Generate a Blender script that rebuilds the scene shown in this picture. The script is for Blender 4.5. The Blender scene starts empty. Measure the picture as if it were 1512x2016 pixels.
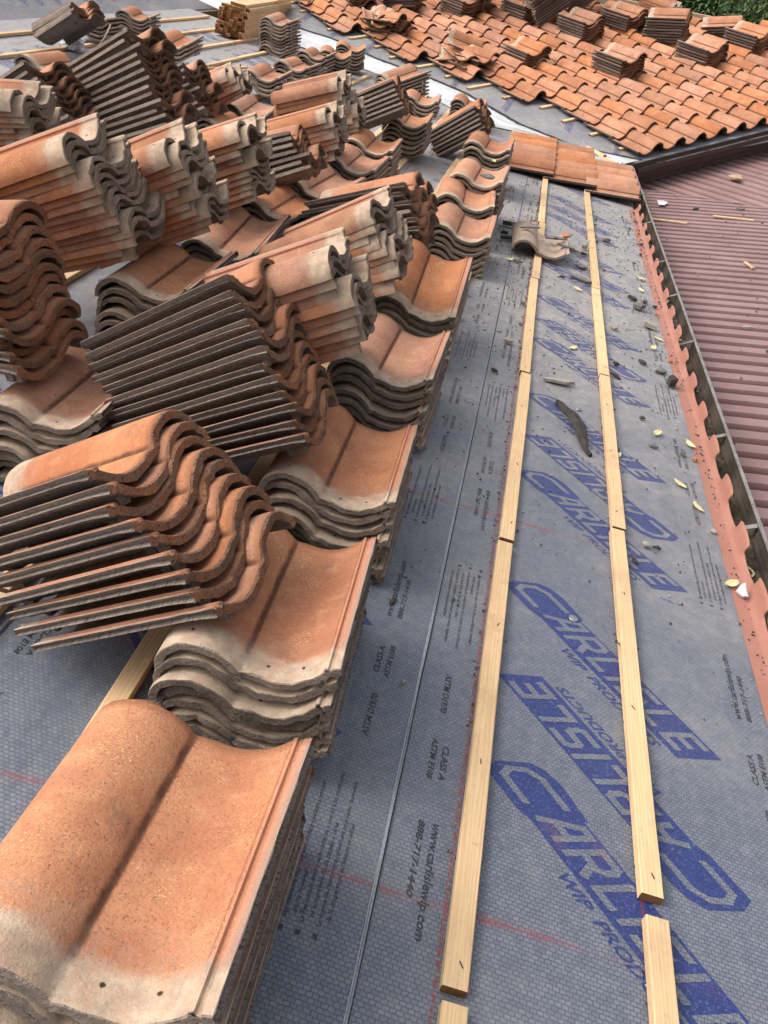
import bpy, bmesh, math, random
import numpy as np
from mathutils import Matrix, Vector, noise

R = math.radians
scene = bpy.context.scene
COL = scene.collection
rnd = random.Random(7)

# ------------------------------------------------------------ frames
PITCH = R(18.4)
cP, sP = math.cos(PITCH), math.sin(PITCH)
# RM: main roof slope (x down the slope, y along the eave, z out of the roof) -> world
RM = Matrix(((cP, 0, sP, 0), (0, 1, 0, 0), (-sP, 0, cP, 0), (0, 0, 0, 1)))
# second slope across the valley, written in the main slope's frame
C2 = Vector((1.05024, 8.88662, 0.0))
E2 = Vector((0.705152, 0.669131, 0.234573))
D2 = Vector((0.699802, -0.710035, -0.078274))
N2 = Vector((-0.114179, -0.219350, 0.968942))
F2 = Matrix(((-E2.x, D2.x, N2.x, C2.x), (-E2.y, D2.y, N2.y, C2.y), (-E2.z, D2.z, N2.z, C2.z), (0, 0, 0, 1)))
RM2 = RM @ F2

# ------------------------------------------------------------ camera
cam = bpy.data.cameras.new("camera")
camo = bpy.data.objects.new("camera", cam)
COL.objects.link(camo)
cam.sensor_fit = 'VERTICAL'; cam.sensor_height = 36.0; cam.lens = 36.0 * 1600 / 2016
cam.clip_start = 0.05; cam.clip_end = 500
MC = Matrix((((0.960219, -0.276595, 0.038409, 0), (0.186974, 0.534653, -0.824128, 0), (0.207414, 0.798525, 0.565100, 1.3), (0, 0, 0, 1))))
camo.matrix_world = RM @ MC
scene.camera = camo
scene.render.resolution_x = 768; scene.render.resolution_y = 1024

# ------------------------------------------------------------ light
SUN_DIR = Vector((-0.50, -0.12, 0.86)).normalized()      # towards the sun
w = bpy.data.worlds.new("World"); scene.world = w; w.use_nodes = True
wn = w.node_tree; wn.nodes.clear()
sky = wn.nodes.new('ShaderNodeTexSky'); sky.sky_type = 'NISHITA'; sky.sun_disc = False
sky.sun_elevation = math.asin(SUN_DIR.z); sky.sun_rotation = math.atan2(SUN_DIR.x, SUN_DIR.y)
sky.dust_density = 6.0; sky.air_density = 1.0; sky.ozone_density = 1.0
bg = wn.nodes.new('ShaderNodeBackground'); bg.inputs['Strength'].default_value = 0.15
hs = wn.nodes.new('ShaderNodeHueSaturation'); hs.inputs['Saturation'].default_value = 0.35
wo = wn.nodes.new('ShaderNodeOutputWorld')
wn.links.new(sky.outputs[0], hs.inputs['Color']); wn.links.new(hs.outputs[0], bg.inputs['Color']); wn.links.new(bg.outputs[0], wo.inputs['Surface'])
sun = bpy.data.lights.new("sun", 'SUN'); sun.energy = .55; sun.angle = R(60); sun.color = (1.0, 0.95, 0.87)
suno = bpy.data.objects.new("sun", sun); COL.objects.link(suno)
suno.rotation_euler = (-SUN_DIR).to_track_quat('-Z', 'Y').to_euler()
scene.view_settings.view_transform = 'Standard'; scene.view_settings.look = 'None'
scene.view_settings.exposure = 0.93; scene.view_settings.gamma = 1.0

# ------------------------------------------------------------ node helper
class NT:
    def __init__(s, name):
        s.m = bpy.data.materials.new(name); s.m.use_nodes = True
        s.t = s.m.node_tree; s.b = s.t.nodes['Principled BSDF']
        s.b.inputs['Specular IOR Level'].default_value = 0.3
    def n(s, typ, **k):
        nd = s.t.nodes.new(typ)
        for a, v in k.items():
            if a.startswith('_'): setattr(nd, a[1:], v)
        for a, v in k.items():
            if not a.startswith('_'):
                key = a.replace('__', ' ')
                s.set(nd.inputs[int(key[1:])] if key[0] == 'i' and key[1:].isdigit() else nd.inputs[key], v)
        return nd
    def set(s, sock, v):
        if isinstance(v, bpy.types.NodeSocket): s.t.links.new(v, sock)
        elif isinstance(v, (tuple, list)) and len(v) == 3 and sock.type == 'RGBA': sock.default_value = (*v, 1)
        else: sock.default_value = v
    def obj(s): return s.n('ShaderNodeTexCoord').outputs['Object']
    def noise(s, vec, scale, detail=3, rough=.6, col=False):
        nd = s.n('ShaderNodeTexNoise', Vector=vec, Scale=scale, Detail=detail, Roughness=rough)
        return nd.outputs['Color' if col else 'Fac']
    def math(s, op, a, b=0.0, c=None, clamp=False):
        nd = s.n('ShaderNodeMath', _operation=op, _use_clamp=clamp); s.set(nd.inputs[0], a); s.set(nd.inputs[1], b)
        if c is not None: s.set(nd.inputs[2], c)
        return nd.outputs[0]
    def ramp(s, f, a, b):
        nd = s.n('ShaderNodeMapRange', Value=f, _interpolation_type='SMOOTHSTEP'); nd.inputs['From Min'].default_value = a; nd.inputs['From Max'].default_value = b
        return nd.outputs[0]
    def mix(s, f, a, b, mode='MIX'):
        nd = s.n('ShaderNodeMix', _data_type='RGBA', _blend_type=mode)
        s.set(nd.inputs[0], f); s.set(nd.inputs[6], a); s.set(nd.inputs[7], b)
        return nd.outputs[2]
    def bump(s, h, strength=.5, dist=.002, normal=None):
        nd = s.n('ShaderNodeBump', Height=h, Strength=strength, Distance=dist)
        if normal is not None: s.set(nd.inputs['Normal'], normal)
        return nd.outputs[0]
    def map(s, vec, loc=(0,0,0), rot=(0,0,0), sc=(1,1,1)):
        nd = s.n('ShaderNodeMapping', Vector=vec); nd.inputs['Location'].default_value = loc; nd.inputs['Rotation'].default_value = rot; nd.inputs['Scale'].default_value = sc
        return nd.outputs[0]
    def out(s, color=None, rough=None, normal=None):
        if color is not None: s.set(s.b.inputs['Base Color'], color)
        if rough is not None: s.set(s.b.inputs['Roughness'], rough)
        if normal is not None: s.set(s.b.inputs['Normal'], normal)
        return s.m

# ------------------------------------------------------------ tile materials
def tile_coords(t):
    a = t.n('ShaderNodeAttribute', _attribute_name='tc').outputs['Vector']
    r1 = t.n('ShaderNodeObjectInfo').outputs['Random']
    r2 = t.n('ShaderNodeAttribute', _attribute_name='rv').outputs['Fac']
    r = t.math('FRACT', t.math('ADD', r1, t.math('MULTIPLY', r2, 7.31)))
    off = t.n('ShaderNodeVectorMath', _operation='MULTIPLY_ADD')
    cmb = t.n('ShaderNodeCombineXYZ', X=r, Y=t.math('MULTIPLY', r, 3.7), Z=t.math('MULTIPLY', r, 9.1)).outputs[0]
    t.set(off.inputs[0], cmb); off.inputs[1].default_value = (13, 13, 13); t.set(off.inputs[2], a)
    return a, off.outputs[0], r

def mat_tile_top():
    t = NT('terracotta_face'); a, v, r = tile_coords(t)
    big = t.noise(v, 7, 4, .6); mid = t.noise(v, 28, 4, .65); fine = t.noise(v, 260, 3, .7); fine2 = t.noise(v, 420, 2, .5)
    c = t.mix(t.ramp(big, .32, .68), (.375, .130, .050), (.475, .190, .076))
    c = t.mix(t.math('MULTIPLY', t.ramp(mid, .5, .75), .5), c, (.50, .245, .110))
    hsv = t.n('ShaderNodeHueSaturation', Color=c)
    t.set(hsv.inputs['Value'], t.math('ADD', .80, t.math('MULTIPLY', r, .34)))
    t.set(hsv.inputs['Saturation'], t.math('ADD', .79, t.math('MULTIPLY', t.math('FRACT', t.math('MULTIPLY', r, 5.3)), .2)))
    c = hsv.outputs[0]
    gr = t.n('ShaderNodeHueSaturation', Color=c); t.set(gr.inputs['Value'], t.math('ADD', .58, t.math('MULTIPLY', t.noise(v, 190, 4, .8), .84))); c = gr.outputs[0]
    # grey weathering blotches, dark grains, pale sand grains
    c = t.mix(t.math('MULTIPLY', t.ramp(t.noise(v, 11, 5, .7), .54, .74), .6), c, (.19, .11, .075))
    c = t.mix(t.math('MULTIPLY', t.ramp(fine, .57, .68), .8), c, (.14, .06, .03))
    sand = t.math('MULTIPLY', t.ramp(t.noise(v, 310, 2, .5), .585, .66), t.ramp(t.noise(v, 9, 4, .6), .46, .66))
    c = t.mix(t.math('MULTIPLY', sand, .7), c, (.76, .48, .22))
    sep = t.n('ShaderNodeSeparateXYZ', Vector=a)
    x, y = sep.outputs[0], sep.outputs[1]
    # dark line in the seam between roll and pan, thin lines beside the lip
    g = t.math('SUBTRACT', 1.0, t.ramp(t.math('ABSOLUTE', t.math('ADD', t.math('ADD', x, .010), t.math('MULTIPLY', t.math('SUBTRACT', mid, .5), .006))), .0015, .0075))
    c = t.mix(t.math('MULTIPLY', g, t.math('ADD', .45, mid), clamp=True), c, (.105, .042, .024))
    g2 = t.math('SUBTRACT', 1.0, t.ramp(t.math('ABSOLUTE', t.math('SUBTRACT', x, .1365)), .0008, .003))
    c = t.mix(t.math('MULTIPLY', g2, .75), c, (.22, .08, .05))
    lipc = t.math('MULTIPLY', t.ramp(x, .139, .143), .55)
    c = t.mix(lipc, c, (.52, .24, .15))
    c = t.mix(t.math('MULTIPLY', t.ramp(t.math('ADD', x, t.math('MULTIPLY', mid, .006)), .154, .166), .85), c, (.30, .215, .165))
    # bare head strip where the next tile lapped over it
    yy = t.math('ADD', y, t.math('MULTIPLY', t.math('SUBTRACT', t.noise(v, 22, 4, .6), .5), .050))
    head = t.math('SUBTRACT', 1.0, t.ramp(yy, -.176, -.150))
    grey = t.math('MULTIPLY', t.math('SUBTRACT', 1.0, t.ramp(yy, -.150, -.100)), t.ramp(mid, .35, .6))
    c = t.mix(t.math('MULTIPLY', grey, .35), c, (.30, .20, .15))
    bare = t.mix(t.ramp(mid, .35, .7), (.50, .385, .275), (.33, .25, .18))
    bare = t.mix(t.math('MULTIPLY', t.ramp(t.noise(v, 60, 5, .7), .55, .7), .5), bare, (.40, .22, .14))
    bare = t.mix(t.math('MULTIPLY', t.ramp(fine, .58, .7), .5), bare, (.25, .18, .13))
    c = t.mix(t.math('MULTIPLY', head, t.math('ADD', .62, t.math('MULTIPLY', t.ramp(t.noise(v, 34, 5, .7), .35, .6), .38))), c, bare)
    tl = t.math('MULTIPLY', t.ramp(t.math('ADD', y, t.math('MULTIPLY', t.math('SUBTRACT', mid, .5), .03)), .192, .214), t.math('ADD', .35, t.math('MULTIPLY', fine, .8)), clamp=True)
    c = t.mix(tl, c, (.22, .090, .042))
    # nail holes
    for hx, hy in ((-.098, -.178), (.030, -.186), (.092, -.184)):
        d = t.n('ShaderNodeVectorMath', _operation='DISTANCE'); 
        cx_ = t.n('ShaderNodeCombineXYZ', X=x, Y=y, Z=0.0).outputs[0]
        t.set(d.inputs[0], cx_); d.inputs[1].default_value = (hx, hy, 0)
        dd = t.math('ADD', d.outputs['Value'], t.math('MULTIPLY', t.math('SUBTRACT', fine, .5), .004))
        c = t.mix(t.math('SUBTRACT', 1.0, t.ramp(dd, .0022, .0042)), c, (.045, .022, .014))
    n_ = t.bump(t.math('ADD', t.math('MULTIPLY', fine, .6), t.math('MULTIPLY', mid, .9)), 1.0, .003)
    return t.out(c, .92, n_)

def mat_rough(name, a_, b_, d_, rs=.93, scale=60, head=False):
    t = NT(name); a, v, r = tile_coords(t)
    n1 = t.noise(v, 14, 4, .6); n2 = t.noise(v, scale * 3, 4, .75)
    c = t.mix(t.ramp(n1, .3, .7), a_, b_)
    c = t.mix(t.math('MULTIPLY', t.ramp(n2, .50, .64), .8), c, d_)
    hsv = t.n('ShaderNodeHueSaturation', Color=c); t.set(hsv.inputs['Value'], t.math('ADD', .75, t.math('MULTIPLY', r, .5)))
    n_ = t.bump(t.math('ADD', n2, t.math('MULTIPLY', t.noise(v, 90, 4, .7), 1.2)), 1.0, .006)
    return t.out(hsv.outputs[0], rs, n_)

M_TOP = mat_tile_top()
M_UND = mat_rough('grey_concrete_underside', (.19, .155, .13), (.28, .23, .19), (.085, .065, .052))
M_HEAD = mat_rough('bare_concrete_edge', (.34, .265, .205), (.24, .185, .145), (.13, .10, .08))
M_TAILD = mat_rough('dark_butt_edge', (.20, .085, .042), (.13, .065, .038), (.07, .04, .027))  # darker brown butt edge for the low-detail tiles
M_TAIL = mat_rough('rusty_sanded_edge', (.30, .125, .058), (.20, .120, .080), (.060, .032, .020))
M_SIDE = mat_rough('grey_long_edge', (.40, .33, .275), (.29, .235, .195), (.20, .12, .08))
TILE_MATS = [M_TOP, M_UND, M_HEAD, M_TAIL, M_SIDE]

# ------------------------------------------------------------ tile mesh
TL, TT = 0.44, 0.0145
ZF = 1.02
PROF = [(-.165, -.006), (-.163, .006), (-.158, .017), (-.148, .029), (-.134, .039), (-.116, .046), (-.096, .0485), (-.076, .046),
        (-.058, .0395), (-.042, .030), (-.029, .0195), (-.020, .0095), (-.0145, .0010), (-.0110, -.0045), (-.006, -.0068), (.006, -.0100), (.024, -.0172),
        (.043, -.0228), (.062, -.0252), (.081, -.0240), (.099, -.0192), (.115, -.0118), (.129, -.0035), (.1355, .0005), (.1375, .0062),
        (.1435, .0075), (.1455, .0030), (.1500, .0028), (.1520, .0065), (.1640, .0095), (.165, .0085)]
PROF = [(x, z * ZF) for x, z in PROF]
PROF_LO = [PROF[i] for i in (0, 2, 3, 5, 6, 8, 10, 12, 14, 16, 18, 20, 22, 24, 25, len(PROF) - 1)]

def tile_mesh(seed, hi=True):
    rs = random.Random(seed); pr = PROF if hi else PROF_LO
    P = len(pr); L2 = TL / 2
    ys = [-L2, -L2 + .002, -L2 + .006] + [(-L2 + .006) + (TL - .016) * k / (14 if hi else 5) for k in range(1, (14 if hi else 5))] + [L2 - .010, L2 - .005, L2 - .0015, L2]
    if not hi: ys = [-L2, -L2 + .003] + [-L2 + .003 + (TL - .013) * k / 4 for k in range(1, 4)] + [L2 - .010, L2 - .003, L2]
    Q = len(ys); V = []; TC = []; F = []; MI = []
    so = rs.random() * 100
    def nz_(x, y, s): return noise.noise(Vector((x * s + so, y * s, so)))
    nrm = []
    for i in range(P):
        a = pr[max(i - 1, 0)]; b = pr[min(i + 1, P - 1)]
        t = Vector((b[0] - a[0], b[1] - a[1])).normalized(); nrm.append((-t.y, t.x))
    top = []; bot = []
    for j, y in enumerate(ys):
        rt = []; rb = []
        ed = min(y + L2, L2 - y)
        drop = (.0035 * max(0, 1 - (L2 - y) / .008) ** 2) + (.0018 * max(0, 1 - (y + L2) / .004) ** 2)
        for i, (x, z) in enumerate(pr):
            wy = 0.0; wz = 0.0
            if ed < .004 and hi:
                wy = nz_(x, y, 60) * .0055 + nz_(x, y, 240) * .0045
            elif ed < .004: wy = nz_(x, y, 60) * .003
            if hi: wz = nz_(x, y, 40) * .0004
            # side edges chipped a little
            wx = 0.0
            if i in (0, P - 1): wx = nz_(x, y, 45) * .0022
            nx, nz2 = nrm[i]
            yy = y + wy
            rt.append(len(V)); V.append((x + wx - nx * drop, yy, z + wz - nz2 * drop)); TC.append((x, y, z))
            th = TT + (nz_(x, y + 3, 60) * .0035 if (ed < .004 and hi) else 0)
            th += .0045 * max(0, 1 - (L2 - y) / .05) if hi else 0
            rb.append(len(V)); V.append((x + wx - nx * th, yy + (.0012 if y < 0 else -.0012) * (ed < .001), z + wz - nz2 * th)); TC.append((x, y, z - TT))
        top.append(rt); bot.append(rb)
    def f(q, m): F.append(q); MI.append(m)
    for j in range(Q - 1):
        for i in range(P - 1):
            m = 0
            if j >= Q - 3 + (0 if hi else 1): m = 3
            if j == 0: m = 2
            f((top[j][i], top[j][i + 1], top[j + 1][i + 1], top[j + 1][i]), m)
            f((bot[j][i], bot[j + 1][i], bot[j + 1][i + 1], bot[j][i + 1]), 1)
        f((top[j][0], top[j + 1][0], bot[j + 1][0], bot[j][0]), 4)
        f((top[j][P - 1], bot[j][P - 1], bot[j + 1][P - 1], top[j + 1][P - 1]), 4)
    for i in range(P - 1):
        f((top[0][i], bot[0][i], bot[0][i + 1], top[0][i + 1]), 2)
        f((top[Q - 1][i], top[Q - 1][i + 1], bot[Q - 1][i + 1], bot[Q - 1][i]), 3)
    # lugs and weather bars under the pan
    def lug(x0, x1, y0, y1, h):
        def zt(x):
            for k in range(P - 1):
                if pr[k][0] <= x <= pr[k + 1][0]:
                    u = (x - pr[k][0]) / (pr[k + 1][0] - pr[k][0]); return pr[k][1] * (1 - u) + pr[k + 1][1] * u
            return 0
        b0 = len(V); za = zt(x0) - TT + .001; zb = zt(x1) - TT + .001; zm = min(za, zb) - h
        ins = .004
        for (x, y, z) in ((x0, y0, za), (x1, y0, zb), (x1, y1, zb), (x0, y1, za), (x0 + ins, y0 + ins, zm), (x1 - ins, y0 + ins, zm), (x1 - ins, y1 - ins, zm), (x0 + ins, y1 - ins, zm)):
            V.append((x, y, z)); TC.append((x, y, z))
        for q in ((4, 7, 6, 5), (0, 4, 5, 1), (1, 5, 6, 2), (2, 6, 7, 3), (3, 7, 4, 0)): f(tuple(b0 + k for k in q), 1)
    lug(.020, .050, L2 - .075, L2 - .050, .010); lug(.082, .112, L2 - .075, L2 - .050, .010)
    lug(.105, .128, L2 - .034, L2 - .016, .011); lug(.020, .045, L2 - .034, L2 - .016, .010)
    lug(.030, .100, -L2 + .012, -L2 + .030, .012)
    me = bpy.data.meshes.new('roof_tile'); me.from_pydata(V, [], F)
    for m in TILE_MATS: me.materials.append(m)
    me.polygons.foreach_set('material_index', MI)
    me.polygons.foreach_set('use_smooth', [True] * len(F))
    at = me.attributes.new('tc', 'FLOAT_VECTOR', 'POINT'); at.data.foreach_set('vector', [c for v in TC for c in v])
    me.update()
    # sharp edges where the sheet faces meet the cut edges
    bm = bmesh.new(); bm.from_mesh(me)
    bmesh.ops.recalc_face_normals(bm, faces=bm.faces)
    for e in bm.edges:
        if len(e.link_faces) == 2 and e.calc_face_angle(0) > R(38): e.smooth = False
    bm.to_mesh(me); bm.free()
    return me

TILE_HI = [tile_mesh(k, True) for k in range(8)]
TILE_LO = [tile_mesh(20 + k, False) for k in range(5)]
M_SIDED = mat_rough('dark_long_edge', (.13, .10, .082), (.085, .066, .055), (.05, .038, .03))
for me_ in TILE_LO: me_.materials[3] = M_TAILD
def variant(me_, sc, side):
    c = me_.copy(); n = len(c.vertices); a = np.zeros(n * 3, 'f'); at_ = c.attributes['tc'].data; at_.foreach_get('vector', a)
    a[1::3] *= sc; at_.foreach_set('vector', a)
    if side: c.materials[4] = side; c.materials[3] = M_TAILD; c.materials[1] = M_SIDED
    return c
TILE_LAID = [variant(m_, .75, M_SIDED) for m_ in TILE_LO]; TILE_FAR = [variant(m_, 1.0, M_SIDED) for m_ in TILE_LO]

# ------------------------------------------------------------ generic helpers
def new_obj(name, me, mw=None, parent=None):
    o = bpy.data.objects.new(name, me); COL.objects.link(o)
    if parent is not None:
        o.parent = parent
        if mw is not None: o.matrix_local = mw
    elif mw is not None: o.matrix_world = mw
    return o
def tag(o, label=None, cat=None, group=None, kind=None):
    if label: o['label'] = label
    if cat: o['category'] = cat
    if group: o['group'] = group
    if kind: o['kind'] = kind
    return o
def mesh(name, V, F, mats, mi=None, smooth=False):
    me = bpy.data.meshes.new(name); me.from_pydata([tuple(v) for v in V], [], F)
    for m in (mats if isinstance(mats, list) else [mats]): me.materials.append(m)
    if mi: me.polygons.foreach_set('material_index', mi)
    if smooth: me.polygons.foreach_set('use_smooth', [True] * len(F))
    me.update(); return me
class MB:
    def __init__(s): s.V = []; s.F = []; s.M = []
    def box(s, x0, x1, y0, y1, z0, z1, m=0, mat=None, bev=0.0):
        b = len(s.V)
        if bev:
            P = []
            for z, i in ((z0, bev), (z0 + bev, 0), (z1 - bev, 0), (z1, bev)):
                P += [(x0 + i, y0 + i, z), (x1 - i, y0 + i, z), (x1 - i, y1 - i, z), (x0 + i, y1 - i, z)]
            Fq = [(3, 2, 1, 0), (12, 13, 14, 15)]
            for l in range(3):
                for k in range(4): Fq.append((l * 4 + k, l * 4 + (k + 1) % 4, l * 4 + 4 + (k + 1) % 4, l * 4 + 4 + k))
        else:
            P = [(x0, y0, z0), (x1, y0, z0), (x1, y1, z0), (x0, y1, z0), (x0, y0, z1), (x1, y0, z1), (x1, y1, z1), (x0, y1, z1)]
            Fq = [(3, 2, 1, 0), (4, 5, 6, 7), (0, 1, 5, 4), (1, 2, 6, 5), (2, 3, 7, 6), (3, 0, 4, 7)]
        if mat is not None: P = [tuple(mat @ Vector(p)) for p in P]
        s.V += P
        for q in Fq: s.F.append(tuple(b + k for k in q)); s.M.append(m)
    def poly(s, pts, m=0):
        b = len(s.V); s.V += [tuple(p) for p in pts]; s.F.append(tuple(range(b, b + len(pts)))); s.M.append(m)
    def prism(s, prof, a, b_, m=0, close=True, fn=None):
        """prof: list of (x, z); swept from y=a to y=b_"""
        n = len(prof); b = len(s.V)
        for y in (a, b_):
            for (x, z) in prof: s.V.append((x, y, z) if fn is None else fn(x, y, z))
        for k in range(n if close else n - 1):
            k2 = (k + 1) % n; s.F.append((b + k, b + k2, b + n + k2, b + n + k)); s.M.append(m)
        if close:
            s.F.append(tuple(b + k for k in range(n))[::-1]); s.M.append(m); s.F.append(tuple(b + n + k for k in range(n))); s.M.append(m)
    def mesh(s, name, mats, smooth=False): return mesh(name, s.V, s.F, mats, s.M, smooth)

# ------------------------------------------------------------ placing tiles
VIS = set('''A10 A20 A30 B10 B18 C10 B16 B15 B13 B17 A40 B14 B11 A50 C20 A22 B12 B30 D10 A12 B20 B24 B25 B22 B26 C30 B40 B23 B21 A21 B27 B29 A24 B211 B28 D30 B210 A32 A25 D13 B50 A23 A15 A60 B33 A33 D28 A43 D210 D110 D211 C40 D70 A31 D11 H16 A70 A41 A17 C11 D111 X0 D40 D14 D60 D27 D18 A80 D16 E32 D31 C60 B31 E39 C50 D35 D12 D113 A11 D20 D22 E30 D38 D23 D24 L2_0 D25 C70 D17 A26 E20 B34 A44 A42 E36 D44 E311 C12 D15 D26 L0_0 E35 D41 E34 L1_0 R0_0 A90 E21 E25 E33 B37 D39 D32 E37 D56 A51 B36 E31 E38 D310 G100 B35 E10 R1_0 B43 S2_0 G80 D19 D33 C21 D54 A14 B47 C13 R2_0 D21 B45 D49 B38 S13_0 S1_0 R0_1 D29 B32 A52 S11_0 R3_0 B41 R0_2 C100 R4_-1 R0_3 G10 R5_-1 D86 S14_0 D71 B44 T2 S3_0 S12_0 D90 R0_5 C23 E310 R0_4 S4_0 D112 C22 B52 D72 R1_1 A61 E22 R8_-3 R1_2 R6_-2 D61 D50 B51 E44 D37 B49 A45 R4_0 E23 R3_1 R2_1 C80 A34 G70 G20 R2_2 R1_3 R1_4 R2_3 A37 R3_2 A62 R9_-3 R2_4 R1_5 R3_3 R1_6 B54 R2_5 R4_1 R11_-4 T3 C90 E47 C31 E11 R5_0 R2_6 H40 R5_1 D80 R3_4 R2_7 R1_7 D93 B55 E50 R4_2 R3_5 G60 R3_6 R12_-4 E12 A35 A36 R5_2 D92 E312 R6_0 R2_8 D63 L2_1 D46 E14 A13 U5 R8_-2 R6_3 R3_7 A63 B46 G30 A91 L0_1 A47 G90 R4_6 E15 D94 D95 L2_2 R8_1 D52 D45 D47 D91 D51 D42 D48 D36 R9_-2 R3_9 R6_-1 E13 C61 R13_-4 L0_2 R5_7 R0_6 L1_1 C24 R9_1 L0_4 L0_3 R9_-1 C81 C82 C83 L1_2 R8_3 R7_3 R6_4 T0 R3_8 E51 D83 D85 D53 A92 H14 R10_0'''.split())
TILE_SPECS = []
def pose(p):
    x, y, z, yaw, pit, rol = p
    return Matrix.Translation((x, y, z)) @ Matrix.Rotation(yaw, 4, 'Z') @ Matrix.Rotation(pit, 4, 'X') @ Matrix.Rotation(rol, 4, 'Y')
def add_tile(key, mw, label, group, hi): TILE_SPECS.append((key, mw, label, group, hi))
ORD = ['topmost', 'second', 'third', 'fourth', 'fifth', 'sixth', 'seventh', 'eighth', 'ninth', 'tenth', 'eleventh', 'twelfth', 'thirteenth', 'fourteenth', 'fifteenth', 'sixteenth', 'seventeenth', 'eighteenth', 'nineteenth', 'twentieth', 'twenty-first', 'twenty-second']
def down(i): return 'topmost tile' if i == 0 else ORD[i] + ' tile down'

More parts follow.
